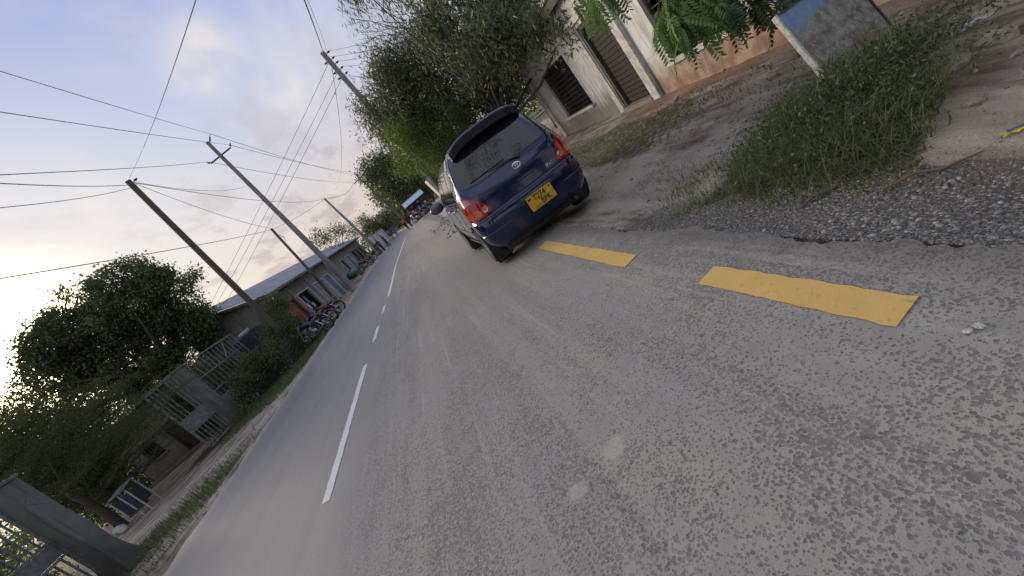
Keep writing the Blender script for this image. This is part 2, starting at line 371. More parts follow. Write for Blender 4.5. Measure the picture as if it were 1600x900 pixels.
# ------------------------------------------------------------------ ground shape
def sstep(x, a, b):
    t = np.clip((np.asarray(x, float)-a)/(b-a), 0, 1); return t*t*(3-2*t)
def hz(y):
    y = np.asarray(y, float)
    return np.where(y < 15, 0, np.where(y < 60, .0003*(y-15)**2, .0003*45**2 + .020*(np.minimum(y, 85)-60)))
CURVE = np.array([(-2.25, -30), (-2.25, 0), (-2.22, 20), (-2.05, 29), (-1.55, 41), (-1.1, 46), (.3, 50), (3, 52), (8, 53.5), (20, 56), (45, 60), (120, 66)], float)
def smooth_curve(pts, step=1.0):
    out = []
    n = len(pts)
    for i in range(n-1):
        p0, p1, p2, p3 = pts[max(i-1, 0)], pts[i], pts[i+1], pts[min(i+2, n-1)]
        k = max(2, int(np.linalg.norm(p2-p1)/step))
        for j in range(k):
            t = j/k; out.append(.5*((2*p1)+(-p0+p2)*t+(2*p0-5*p1+4*p2-p3)*t*t+(-p0+3*p1-3*p2+p3)*t**3))
    out.append(pts[-1]); return np.array(out)
CL = smooth_curve(CURVE)
SIDE = smooth_curve(np.array([(-1.3, 45), (-2.0, 55), (-3.2, 66), (-7, 86), (-24, 112), (-80, 140)], float))
CL_f = CL[::2]
def road_dist(x, y):
    pts = np.vstack([CL_f, SIDE[::2]]); d = np.full(np.shape(x), 1e9)
    for q in pts: d = np.minimum(d, np.hypot(x-q[0], y-q[1]))
    return d
_nz = [(RNG.uniform(-1, 1, 2), RNG.uniform(0, 6.28)) for _ in range(14)]
def wob(x, y, f):
    s = 0
    for i, (k, ph) in enumerate(_nz): s = s + np.sin((k[0]*x+k[1]*y)*f*(1+.35*i)+ph)/(1+.25*i)
    return s/4
def ground(x, y):
    x = np.asarray(x, float); y = np.asarray(y, float)
    h = hz(y).astype(float)
    # right verge: drop off the asphalt, then back up to the house
    r = sstep(x, 1.6, 2.15)*(1-sstep(x, 2.9, 5.2))
    h = h - .125*r*(y < 45) - .035*sstep(x, 1.55, 1.75)*(y < 45)
    mound = np.exp(-((x-2.75)/.85)**2-((y-2.3)/.95)**2)*.17
    mound2 = np.exp(-((x-3.9)/1.0)**2-((y-1.7)/.9)**2)*.16
    off = sstep(x, 1.6, 2.2)
    h = h + (mound+mound2)*off
    h = h + off*(.022*wob(x*1.0, y*.6, 3.0) + .010*wob(x, y, 11.))*(y < 50)
    lf = sstep(-x, 6.3, 7.2)
    h = h + lf*(-.06 + .05*wob(x, y, .9) + .012*wob(x, y, 7.))*(y < 60)
    # keep the bed under the roads
    rd = road_dist(x, y); inr = (y > 44)*(rd < 4.2)
    bed = (x > -6.2)*(x < 1.60)*(y <= 46)
    h = np.where(bed, hz(y)-.07, h); h = np.where(inr, hz(y)-.10, h)
    return h
def gz(x, y): return float(ground(np.array([x]), np.array([y]))[0])

def build_terrain():
    xs = np.concatenate([np.linspace(-700, -40, 40)[:-1], np.linspace(-40, -6.6, 110)[:-1], np.linspace(-6.6, -6.0, 8)[:-1], np.linspace(-6.0, 1.5, 20)[:-1], np.linspace(1.5, 4.6, 170)[:-1], np.linspace(4.6, 9, 60)[:-1], np.linspace(9, 40, 30)[:-1], np.linspace(40, 700, 30)])
    ys = np.concatenate([np.linspace(-200, -2, 20)[:-1], np.linspace(-2, .6, 20)[:-1], np.linspace(.6, 6, 300)[:-1], np.linspace(6, 24, 160)[:-1], np.linspace(24, 90, 90)[:-1], np.linspace(90, 1200, 40)])
    X, Y = np.meshgrid(xs, ys); Z = ground(X, Y)
    nx, ny = len(xs), len(ys); co = np.stack([X, Y, Z], -1).reshape(-1, 3)
    i = np.arange((nx-1)*(ny-1)); r, c = i//(nx-1), i % (nx-1); a = r*nx+c
    q = np.stack([a, a+1, a+nx+1, a+nx], -1)
    me = raw_mesh('ground', co, q)
    x, y = co[:, 0], co[:, 1]
    grav = (1-sstep(x, 2.0+.10*wob(x, y, 3), 2.55+.1*wob(x, y, 2)))*(x > 1.4)*(1-sstep(y, 3.2, 5.0)) + .35*np.exp(-((x-3.8)/.3)**2-((y-2.15)/.3)**2)
    near = (1-sstep(x-1.5*y, -.45, .05))*sstep(x, 1.85, 2.3)*(1-sstep(x, 3.0, 3.9))*sstep(y, 1.2, 1.9)*(1-sstep(y, 3.0, 4.0))
    strip = sstep(x, 3.1, 3.7)*(1-sstep(x, 4.7, 5.6))*sstep(y, 4.2, 7)*(y < 40)*.75
    farg = sstep(np.abs(x+2.2), 12, 22)*.9 + sstep(y, 62, 80)*.8
    lgreen = (x < -6.3)*(.75*np.exp(-((y-9.3)/1.6)**2)+.9*sstep(y, 13.5, 16.5)*(1-sstep(y, 24, 26))+.55*sstep(-y, -8.3, -6.5))*(x > -12)
    green = np.clip(near*.95+strip+farg+lgreen, 0, 1)
    pale = 1.2*np.exp(-((x-2.75)/.8)**2)*sstep(y, 2.9, 3.8)*(y < 40) + .8*(x > 2.9)*(y < 1.9)*(1-sstep(y, 1.5, 2.1)) + (x < -6.3)*(x > -14)*.55*np.exp(-((y-12)/3.)**2)
    red = .9*sstep(x, 4.7, 5.4)*(x < 6.4)*(y < 9.5)*(y > 3)
    for n, v in (('gravel', grav), ('green', green), ('pale', pale), ('red', red)):
        at_ = me.attributes.new(n, 'FLOAT', 'POINT'); at_.data.foreach_set('value', np.clip(v, 0, 1.2).astype(np.float32))
    me.polygons.foreach_set('use_smooth', [True]*len(me.polygons))
    o = link('ground', me, M['dirt']); tag(o, 'brown dirt and gravel ground beside the road', kind='structure')
def raw_mesh(name, co, faces, tint=None):
    """fast mesh from numpy, faces all of one size"""
    me = bpy.data.meshes.new(name); k = faces.shape[1]
    me.vertices.add(len(co)); me.vertices.foreach_set('co', np.ascontiguousarray(co, np.float32).ravel())
    me.loops.add(faces.size); me.loops.foreach_set('vertex_index', np.ascontiguousarray(faces, np.int32).ravel())
    me.polygons.add(len(faces)); me.polygons.foreach_set('loop_start', np.arange(0, faces.size, k, dtype=np.int32)); me.polygons.foreach_set('loop_total', np.full(len(faces), k, np.int32))
    me.update(calc_edges=True)
    if tint is not None:
        a = me.attributes.new('tint', 'FLOAT', 'POINT'); a.data.foreach_set('value', tint.astype(np.float32))
    return me
build_terrain()

def ribbon(name, path, lo, hi, dz, mat, jag=0, label=None, kind='structure', thick=0, parent=None, step=None):
    """sheet along path between lateral offsets lo(y), hi(y) (left negative)"""
    p = np.asarray(path); tg = np.gradient(p, axis=0); tg /= np.linalg.norm(tg, axis=1)[:, None]; nr = np.stack([tg[:, 1], -tg[:, 0]], -1)
    vs = []; fs = []; n = len(p)
    for i in range(n):
        a = p[i]+nr[i]*(lo(p[i][1], i) if callable(lo) else lo); b = p[i]+nr[i]*(hi(p[i][1], i) if callable(hi) else hi)
        z = float(hz(p[i][1]))+dz
        cols = [(a, -thick), (a, 0), (b, 0), (b, -thick)] if thick else [(a, 0), (b, 0)]
        for q, d in cols: vs.append((q[0], q[1], z+d))
    k = 4 if thick else 2
    for i in range(n-1):
        for j in range(k-1): fs.append((i*k+j, i*k+j+1, (i+1)*k+j+1, (i+1)*k+j))
    mb = MB().add(vs, fs); o = mb.build(name, mat, parent)
    if kind: tag(o, label, kind=kind)
    elif label: o['label'] = label
    return o
NEAR = np.stack([np.full(1150, -2.25), np.linspace(-20, 37.5, 1150)], -1)
def eL(y, i): return -3.80 - .18*float(sstep(y, 8, 24)) + .035*math.sin(y*1.7)+.03*math.sin(y*5.1+1) + random.uniform(-.012, .012)
def eR(y, i): return 3.86 + .03*math.sin(y*2.9)+.02*math.sin(y*9.1+1) + random.uniform(-.022, .022)
FARP = CL[[i for i in range(len(CL)) if CL[i][1] > 28]]
M_ = M['asphalt']
full = np.vstack([NEAR[NEAR[:, 1] < 28], FARP])
ribbon('road', full, eL, eR, 0, M['asphalt'], thick=.09, label='worn grey asphalt road with dusty chippings running to the far bend')
ribbon('side_road', SIDE, -2.0, 2.0, .006, M['asphalt'], thick=.08, label='side road joining from the left beyond the shops')

# painted marks (sheets 4 mm up)
def dash(name, y0, y1, x0, x1, mat, label, cat, group, slant=0, nseg=None):
    vs = []; n = max(4, int((y1-y0)/.05)); fs = []
    for i in range(n+1):
        y = y0+(y1-y0)*i/n; jx = lambda: random.uniform(-.006, .006)
        xa = np.interp(y, CL[:, 1], CL[:, 0]) + 2.22 if y > 25 else 0
        vs += [(x0+xa+jx(), y, float(hz(y))+.005), (x1+xa+jx(), y+slant, float(hz(y))+.005)]
    for i in range(n): fs.append((2*i, 2*i+1, 2*i+3, 2*i+2))
    o = MB().add(vs, fs).build(name, mat); tag(o, label, kind='structure')
    if group: o['group'] = group
    return o
YG = 'yellow dashes along the right road edge'; WG = 'white centre line dashes'
dash('yellow_dash', 1.115, 2.235, 1.115, 1.285, M['yellow_paint'], 'nearest yellow dash painted on the asphalt, in front of the gravel', 'marking', YG, .02)
dash('yellow_dash', 3.17, 5.6, 1.11, 1.275, M['yellow_paint'], 'yellow dash that runs under the back of the blue car', 'marking', YG, .02)
dash('yellow_dash', 7.4, 9.8, 1.11, 1.275, M['yellow_paint'], 'yellow dash hidden ahead of the blue car', 'marking', YG, .02)
dash('white_dash', 3.93, 7.85, -2.50, -2.385, M['white_paint'], 'longest near white dash of the centre line', 'marking', WG, -.06)
dash('white_dash', 9.2, 10.45, -2.43, -2.32, M['white_paint'], 'short white dash second from the camera', 'marking', WG, .1)
dash('white_dash', 11.9, 12.95, -2.37, -2.27, M['white_paint'], 'short white dash third from the camera', 'marking', WG, .1)
dash('white_line', 14.3, 48.5, -2.30, -2.19, M['white_paint'], 'solid white centre line running on to the bend', 'marking', None)
dash('white_dash', 1.7, 2.05, -2.56, -2.52, M['white_paint'], 'faint white paint fleck before the centre line', 'marking', None)
ribbon('edge_line', SIDE[4:30], 1.55, 1.7, .012, M['white_paint'], label='thin white edge line of the side road')

# ------------------------------------------------------------------ foliage tools
def leaf_mesh(name, cen, dirs, nrm, ln, wd, tint):
    """one folded diamond leaf (2 triangles) per centre"""
    n = len(cen); dirs /= np.linalg.norm(dirs, axis=1)[:, None]+1e-9
    side = np.cross(dirs, nrm); side /= np.linalg.norm(side, axis=1)[:, None]+1e-9
    up = np.cross(side, dirs); ln = ln[:, None]; wd = wd[:, None]
    b = cen-dirs*ln/2; tp = cen+dirs*ln/2; l = cen-side*wd/2+up*wd*.25-dirs*ln*.08; r = cen+side*wd/2+up*wd*.25-dirs*ln*.08
    co = np.stack([b, r, tp, l], 1).reshape(-1, 3); i = np.arange(n)*4
    f = np.concatenate([np.stack([i, i+1, i+2], -1), np.stack([i, i+2, i+3], -1)])
    return raw_mesh(name, co, f, np.repeat(tint, 4))
def unit(n): v = RNG.normal(size=(n, 3)); return v/np.linalg.norm(v, axis=1)[:, None]
def crown_pts(blobs, nclump):
    """clump centres, denser near the shell of overlapping ellipsoids"""
    out = []; vol = np.array([b[1][0]*b[1][1]*b[1][2] for b in blobs])**.67; vol /= vol.sum()
    for (c, r), f in zip(blobs, vol):
        k = max(3, int(nclump*f)); d = unit(k); rad = RNG.uniform(.35, 1.0, k)**.55*RNG.uniform(.85, 1.12, k)
        out.append(np.array(c)+d*rad[:, None]*np.array(r))
    return np.vstack(out)
def tree(name, base, blobs, label, cat, group, nclump, per, sig, ln, wd, mat, trunk_r=.18, droop=0, limbs=9, parent=None, twigs=60, flat=1.0, fork=None):
    root = empty(name, base, label, cat, group); B = np.array(base, float)
    cl = crown_pts(blobs, nclump); n = len(cl)*per
    cen = np.repeat(cl, per, 0)+RNG.normal(size=(n, 3))*np.array([sig, sig, sig*flat])
    dirs = unit(n)+np.array([0, 0, -droop]); nrm = unit(n)+np.array([0, 0, .7])
    tint = np.clip(np.repeat(RNG.beta(1.6, 2.4, len(cl)), per)+RNG.normal(0, .14, n), 0, 1)
    me = leaf_mesh('crown', cen-B, dirs, nrm, ln*RNG.uniform(.6, 1.25, n), wd*RNG.uniform(.7, 1.2, n), tint)
    link('crown', me, mat, root)
    mb = MB(); C0 = np.mean([b[0] for b in blobs], 0)-B
    fork = np.array(fork) if fork is not None else np.array([C0[0]*.35, C0[1]*.35, max(.6, C0[2]*.45)])
    path = [(0, 0, -.15), tuple(fork*.35+np.array([.06, .04, 0])*trunk_r*4), tuple(fork*.7), tuple(fork)]
    mb.tube(path, [trunk_r*1.35, trunk_r, trunk_r*.88, trunk_r*.75], 9)
    pick = RNG.choice(len(cl), min(limbs, len(cl)), replace=False)
    ends = []
    for k in pick:
        e = (cl[k]-B); m = fork*.5+e*.5+RNG.normal(size=3)*.12*np.linalg.norm(e-fork); m[2] += .1*np.linalg.norm(e-fork)
        q = [fork, fork*.75+m*.25, m, e*.55+m*.45, e]; mb.tube(q, [trunk_r*.5, trunk_r*.38, trunk_r*.27, trunk_r*.16, .012], 6); ends += [q[2], q[3]]
    for k in RNG.choice(len(cl), min(twigs, len(cl)), replace=False):
        e = cl[k]-B; s_ = min(ends, key=lambda s: np.linalg.norm(s-e)) if ends else fork
        m = (s_+e)/2+RNG.normal(size=3)*.08*np.linalg.norm(e-s_); mb.tube([s_, m, e], [trunk_r*.12+.006, trunk_r*.07+.004, .004], 4, cap=False)
    mb.build('trunk', M['bark'], root, smooth=60)
    return root
def blades(name, pts, h, w, lean, mat, label, tint_sig=.2, seg=3, kind='stuff', hvar=.4):
    n = len(pts); az = RNG.uniform(0, 6.283, n); hh = h*RNG.uniform(1-hvar, 1+hvar, n); ww = w*RNG.uniform(.6, 1.3, n)
    d = np.stack([np.cos(az), np.sin(az), np.zeros(n)], -1); s = np.stack([-np.sin(az), np.cos(az), np.zeros(n)], -1)
    ln = lean*RNG.uniform(.2, 1.4, n); rows = []
    for k in range(seg+1):
        t = k/seg; c = pts+d*(ln*hh*t*t)[:, None]+np.array([0, 0, 1])*(hh*(t-.32*ln*t*t))[:, None]
        wk = (ww*(1-t)**.7*.5+.0005)[:, None]; rows += [c-s*wk, c+s*wk]
    co = np.stack(rows, 1).reshape(-1, 3); k2 = 2*(seg+1); base = np.arange(n)*k2
    f = np.concatenate([np.stack([base+2*j, base+2*j+1, base+2*j+3, base+2*j+2], -1) for j in range(seg)])
    tint = np.repeat(np.clip(RNG.normal(.45, tint_sig, n), 0, 1), k2)
    o = link(name, raw_mesh(name, co, f, tint), mat)
    if kind: tag(o, label, kind=kind)
    return o
def on_ground(x, y, dz=0): return np.stack([x, y, ground(x, y)+dz], -1)

# ------------------------------------------------------------------ the car
def mat_carpaint():
    t = NT('car_paint'); v = t.objc(); n = t.noise(v, 3, 4, .6); f = t.noise(v, 900, 1, .5)
    t.set(col=t.mix(t.ss(f, .5, .7, 0, .3), (.001, .009, .062), (.002, .026, .15)), rough=t.mix(t.ss(n, .4, .75), (.16, .16, .16), (.28, .28, .28)), metal=.45, coat=1.0, coatr=.06)
    return t.m
M['car_paint'] = mat_carpaint()
M['car_glass'] = simple('car_glass', (.012, .014, .018), .04, 0, .1, spec=.9)
M['lamp_red'] = simple('lamp_red', (.36, .010, .012), .12, 0, .35, 20, spec=.8)
M['lamp_amber'] = simple('lamp_amber', (.55, .075, .015), .15, 0, .3, 30, spec=.8)
M['lamp_clear'] = simple('lamp_clear', (.42, .22, .20), .12, 0, .2, 30, spec=.8)
M['seam'] = simple('seam', (.004, .004, .005), .8)
M['chrome'] = simple('chrome', (.75, .76, .78), .14, 1, .05)
M['alloy'] = simple('alloy', (.42, .43, .45), .3, .85, .15)
def mat_plate():
    t = NT('plate_yellow'); v = t.objc(); n = t.noise(v, 12, 4, .6)
    t.set(col=t.mix(t.ss(n, .3, .75), (.52, .33, .02), (.66, .46, .04)), rough=.4); return t.m
M['plate'] = mat_plate(); M['ink'] = simple('plate_ink', (.045, .02, .02), .5)

TW = [(.20, .78), (.30, .835), (.40, .865), (.55, .885), (.72, .888), (.80, .875), (.95, .872), (1.08, .855), (1.18, .840), (1.40, .768), (1.60, .692), (1.70, .635), (1.755, .53), (1.785, .38), (1.80, .15)]
TR = [(.20, .13), (.28, .05), (.36, .015), (.50, .0), (.68, .005), (.735, .02), (.75, .075), (.85, .085), (1.0, .10), (1.12, .14), (1.20, .18), (1.40, .29), (1.60, .41), (1.70, .50), (1.755, .66), (1.785, .95), (1.80, 1.3)]
TF = [(.20, 4.20), (.30, 4.36), (.45, 4.42), (.62, 4.40), (.80, 4.30), (.93, 4.05), (1.02, 3.60), (1.10, 3.42), (1.40, 3.02), (1.60, 2.74), (1.70, 2.55), (1.755, 2.35), (1.785, 2.1), (1.80, 1.8)]
def itp(T, z): return float(np.interp(z, [a for a, _ in T], [b for _, b in T]))
def body_pt(z, s):
    """point on the body at height z and arc distance s from the middle of the tail; s<0 is the left side"""
    w = itp(TW, z); r = itp(TR, z); sg = -1 if s < 0 else 1; s = abs(s)
    c = min(.30, w*.45); crown = .07
    flat = w-c
    if s <= flat:
        x = s; y = r+crown*(x/w)**2
    else:
        arc = c*1.35
        y0 = r+crown*(flat/w)**2
        if s <= flat+arc:
            a = (s-flat)/arc*math.pi/2; x = flat+c*math.sin(a); y = y0+c*1.15*(1-math.cos(a))
            x = flat + (w-flat)*math.sin(a)
        else:
            x = w; y = y0+c*1.15+(s-flat-arc)
    return Vector((sg*x, y, z))
def side_s(z, y):
    """arc distance at which the side reaches length y"""
    w = itp(TW, z); c = min(.30, w*.45); flat = w-c; y0 = itp(TR, z)+.07*(flat/w)**2
    return flat+c*1.35+(y-y0-c*1.15)
def off_pt(z, s, o):
    e = .01; p = body_pt(z, s); a = body_pt(z, s+e)-body_pt(z, s-e); b = body_pt(min(z+e, 1.79), s)-body_pt(z-e, s)
    n = a.cross(b).normalized()
    ctr = Vector((0, 2.2, .9))
    if n.dot(p-ctr) < 0: n = -n
    return p+n*o
def patch(name, rows, mat, parent, off=.004, m=10, smooth=True, rim=True, sub=2):
    """rows: list of (z, s_left, s_right); a skin laid over the body, proud by off"""
    zs = [r[0] for r in rows]; rr = []
    for i in range((len(rows)-1)*sub+1):
        t = i/sub; k = min(int(t), len(rows)-2); f = t-k
        rr.append([rows[k][j]*(1-f)+rows[k+1][j]*f for j in range(3)])
    vs = []; fs = []
    for z, a, b in rr:
        for j in range(m+1): vs.append(off_pt(z, a+(b-a)*j/m, off))
    for i in range(len(rr)-1):
        for j in range(m):
            q = i*(m+1)+j; fs.append((q, q+1, q+m+2, q+m+1))
    n0 = len(vs)
    if rim:
        ring = list(range(m+1))+[i*(m+1)+m for i in range(1, len(rr))]+[(len(rr)-1)*(m+1)+j for j in range(m-1, -1, -1)]+[i*(m+1) for i in range(len(rr)-2, 0, -1)]
        zz = []
        for k in ring: zz.append(None)
        for idx, k in enumerate(ring):
            i, j = divmod(k, m+1); z, a, b = rr[i]; vs.append(off_pt(z, a+(b-a)*j/m, -.01))
        for k in range(len(ring)):
            a, b = ring[k], ring[(k+1) % len(ring)]; fs.append((a, b, n0+(k+1) % len(ring), n0+k))
    return MB().add(vs, fs).build(name, mat, parent, smooth=50 if smooth else False)
def seam(name, zs_pts, parent, w=.006, off=.0025, mat=None):
    """thin dark shut line following (z,s) points"""
    P = []
    for (z0, s0), (z1, s1) in zip(zs_pts[:-1], zs_pts[1:]):
        k = max(2, int(math.hypot(z1-z0, s1-s0)/.04))
        for i in range(k): P.append((z0+(z1-z0)*i/k, s0+(s1-s0)*i/k))
    P.append(zs_pts[-1]); pts = [off_pt(z, s, off-w*.35) for z, s in P]
    return MB().tube(pts, w*.5, 5).build(name, mat or M['seam'], parent)

def build_car():
    TILT = math.radians(4.5)
    root = empty('parked_car', (1.53, 5.70, .0), 'dark blue five-door family car parked with its right wheels off the asphalt', 'car')
    root.rotation_euler = (0, TILT, math.radians(-.6)); root.scale = (1.065, 1, 1.02)
    # body: stacked plan outlines
    zs = sorted(set([.20, .24, .28, .33, .38, .45, .55, .65, .72, .737, .752, .77, .85, .95, 1.05, 1.12, 1.2, 1.3, 1.4, 1.5, 1.6, 1.66, 1.70, 1.73, 1.755, 1.77, 1.785, 1.795, 1.80]))
    NS = 96; vs = []; fs = []
    for z in zs:
        w = itp(TW, z); L = itp(TF, z); c = min(.30, w*.45)
        ring = []
        flat = w-c; arc = c*1.35; y0 = itp(TR, z)+.07*(flat/w)**2+c*1.15; cf = min(.55, w*.6); yend = L-cf
        half = [(body_pt(z, s)) for s in np.linspace(0, flat, 8)[:-1]] + [body_pt(z, s) for s in np.linspace(flat, flat+arc, 12)[:-1]]
        half += [Vector((w, y, z)) for y in np.linspace(y0, yend, 17)[:-1]]
        half += [Vector((w-cf*(1-math.cos(a)), yend+cf*math.sin(a), z)) for a in np.linspace(0, math.pi/2, 8)[:-1]]
        half += [Vector((x, L+.03*(1-(x/(w-cf+1e-6))**2), z)) for x in np.linspace(w-cf, 0, 6)]
        ring = half + [Vector((-p.x, p.y, p.z)) for p in half[-2:0:-1]]
        vs += ring
    n = len(ring)
    for i in range(len(zs)-1):
        for k in range(n):
            a = i*n+k; b = i*n+(k+1) % n; fs.append((a, b, b+n, a+n))
    fs.append(tuple(range(n-1, -1, -1))); fs.append(tuple(range((len(zs)-1)*n, len(zs)*n)))
    body = MB().add(vs, fs).build('body', M['car_paint'], root, smooth=35)
    AX = (.70, 3.36); RW = .315
    cut = MB()
    for y in AX:
        for sx in (-1, 1): cut.lathe([(0.0001, sx*.62), (.375, sx*.62), (.375, sx*1.1), (.0001, sx*1.1)], (0, y, .33), 'X', 36)
    co = cut.build('cutter', M['black'], None); co.location = (0, 0, 0)
    body.parent = None
    bpy.context.view_layer.update()
    mod = body.modifiers.new('b', 'BOOLEAN'); mod.operation = 'DIFFERENCE'; mod.object = co; mod.solver = 'EXACT'
    bpy.context.view_layer.update()
    me = bpy.data.meshes.new_from_object(body.evaluated_get(bpy.context.evaluated_depsgraph_get())); body.modifiers.clear(); body.data = me
    me.set_sharp_from_angle(angle=math.radians(35))
    bpy.data.objects.remove(co); body.parent = root
    # arch liners
    for y in AX:
        for sx in (-1, 1):
            mb = MB(); pts = []
            prof = [(.372, sx*.845), (.372, sx*.63), (.02, sx*.63)]
            mb.lathe(prof, (0, y, .33), 'X', 30); mb.build('wheel_arch_liner', M['black'], root, smooth=40)
    # wheels
    def wheel(x, y, sx):
        w = MB(); prof = [(.205, -.09), (.285, -.095), (.308, -.07), (RW, -.03), (RW, .03), (.308, .07), (.285, .095), (.205, .09), (.205, -.09)]
        w.lathe([(r, z) for r, z in prof], (0, 0, 0), 'X', 40)
        o = w.build('wheel', M['rubber'], root, smooth=40); o.location = (x, y, RW)
        r = MB(); o_ = sx*.06
        r.lathe([(.208, sx*.088), (.198, sx*.086), (.19, sx*.03), (.05, sx*.02), (.001, sx*.02)], (0, 0, 0), 'X', 32)
        r.lathe([(.001, sx*.075), (.035, sx*.075), (.045, sx*.05), (.05, sx*.02)], (0, 0, 0), 'X', 16)
        for k in range(6):
            a = k*math.pi/3; c_, s_ = math.cos(a), math.sin(a)
            r.bar((sx*.062, c_*.03, s_*.03), (sx*.075, c_*.198, s_*.198), .035, .022, up=(1, 0, 0))
        r.build('rim', M['alloy'], o, smooth=35)
    for y in AX:
        for sx in (-1, 1): wheel(sx*.795, y, sx)
    # rear window
    patch('rear_window', [(1.165, -.10, .10), (1.172, -.50, .50), (1.19, -.64, .64), (1.24, -.735, .735), (1.32, -.75, .75), (1.45, -.705, .705), (1.58, -.65, .65), (1.66, -.60, .60), (1.69, -.54, .54)], M['car_glass'], root, .004, 24)
    seam('window_seal', [(1.165, 0), (1.168, -.50), (1.186, -.65), (1.24, -.749), (1.32, -.764), (1.45, -.72), (1.6, -.658), (1.68, -.60)], root, .012, .006, M['black'])
    seam('window_seal', [(1.165, 0), (1.168, .50), (1.186, .65), (1.24, .749), (1.32, .764), (1.45, .72), (1.6, .658), (1.68, .60)], root, .012, .006, M['black'])
    # tailgate outline
    for sg in (-1, 1):
        seam('tailgate_gap', [(.748, 0), (.748, sg*.55), (.80, sg*.60), (.95, sg*.66), (1.06, sg*.74), (1.2, sg*.81), (1.4, sg*.775), (1.6, sg*.71), (1.70, sg*.64)], root, .007)
    # bumper step line and lower lip
    def bump_line(name, z, s0, s1, w, off, mat):
        return seam(name, [(z, s0+(s1-s0)*i/20) for i in range(21)], root, w, off, mat)
    bump_line('bumper_moulding', .715, -1.15, 1.15, .018, .006, M['car_paint'])
    bump_line('bumper_crease', .50, -.95, -.45, .012, .003, M['car_paint']); bump_line('bumper_crease', .50, .45, .95, .012, .003, M['car_paint'])
    patch('bumper_undertray', [(.205, -.60, .60), (.27, -.62, .62)], M['black'], root, .008, 16)
    # number plate
    pl = MB().box((0, 0, 0), (.41, .012, .215)).build('number_plate', M['plate'], root, bevel=.004)
    pl.location = (.055, -.022, .515); 
    text_part('T274', .118, .002, 'lettering', M['ink'], pl, (-.010, -.008, .048), (math.pi/2, 0, 0), 1.0, .002, .80)
    text_part('BPK', .118, .002, 'lettering', M['ink'], pl, (.055, -.008, -.048), (math.pi/2, 0, 0), 1.0, .002, .80)
    MB().box((-.165, -.008, .066), (.05, .004, .03)).build('plate_emblem', M['ink'], pl)
    MB().lathe([(.0001, -.010), (.014, -.010), (.014, -.004)], (.172, 0, .075), 'Y', 6).build('plate_emblem', M['ink'], pl)
    MB().box((-.09, -.0075, -.075), (.11, .003, .045)).build('plate_sticker', simple('plate_sticker', (.38, .25, .03), .5), pl)
    for sx in (-1, 1): MB().lathe([(.0001, -.012), (.007, -.012), (.008, -.006)], (sx*.19, 0, 0), 'Y', 10).build('bolt', M['chrome'], pl)
    # badge and emblem
    p = off_pt(1.065, .045, .008); em = MB()
    def ring(rx, rz, cz=0, r=.0042):
        em.tube([(rx*math.cos(a), 0, cz+rz*math.sin(a)) for a in np.linspace(0, 2*math.pi, 25)], r, 5, cap=False)
    ring(.060, .042, 0, .0055); ring(.018, .038); ring(.042, .014, .022)
    eo = em.build('emblem', M['chrome'], root, smooth=60); eo.location = p; eo.rotation_euler = (math.radians(-14), 0, 0)
    p = off_pt(.84, .46, .016)
    text_part('SPACIO', .062, .002, 'badge', M['chrome'], root, p+Vector((0, 0, -.03)), (math.radians(84), 0, math.radians(12)), 1.0, .0012, .95)
    # tailgate handle recess
    h = MB(); hp = [off_pt(.875, s, .006) for s in np.linspace(-.07, .20, 9)]
    patch('handle_recess', [(.835, .02, .14), (.85, -.05, .20), (.87, -.075, .22), (.89, -.05, .20)], M['car_paint'], root, .002, 10)
    h.tube(hp, [.006, .011, .013, .014, .014, .014, .013, .011, .006], 8).build('tailgate_handle', M['car_paint'], root, smooth=60)
    # wiper
    wp = [off_pt(1.145, .13, .018), off_pt(1.175, 0, .03), off_pt(1.195, -.18, .032), off_pt(1.215, -.30, .030)]
    wo = MB().tube(wp, [.012, .010, .008, .006], 6).ell(off_pt(1.14, .14, .015), (.025, .02, .022), 10, 6).build('rear_wiper', M['black'], root, smooth=60)
    bp = [off_pt(1.225-.03*((s+.28)/.3)**2*0, s, .014) for s in np.linspace(-.58, -.04, 10)]
    MB().tube([q+Vector((0, 0, .0)) for q in bp], .006, 5).build('wiper_blade', M['rubber'], wo)
    # high brake lamp and roof spoiler
    sp = MB(); n = 21; secs = []
    for i in range(n):
        t = -1+2*i/(n-1); x = .578*t; e = abs(t)**6
        zt = 1.845-.065*abs(t)**3-.03*e; yb = .30+.03*t*t+.10*e   # trailing edge
        prof = [(yb+.015, zt-.135), (yb, zt-.03), (yb+.05, zt), (yb+.32, zt-.0), (yb+.55, zt-.035), (yb+.50, zt-.07), (yb+.25, zt-.075), (yb+.12, zt-.12), (yb+.07, zt-.15)]
        secs.append([(x, a, b) for a, b in prof])
    k = len(secs[0]); vs = [p_ for s_ in secs for p_ in s_]; fs = []
    for i in range(n-1):
        for j in range(k): fs.append((i*k+j, i*k+(j+1) % k, (i+1)*k+(j+1) % k, (i+1)*k+j))
    fs.append(tuple(range(k))); fs.append(tuple(range((n-1)*k, n*k)))
    sp.add(vs, fs).build('roof_spoiler', simple('spoiler_shaded_blue', (.006, .008, .020), .3, 0, .2), root, smooth=40)  # darker variant of the body blue, shade put into the colour
    MB().box((0, .33, 1.735), (.34, .03, .025), (math.radians(-30), 0, 0)).build('high_brake_lamp', simple('lamp_dark', (.12, .01, .01), .2), root)
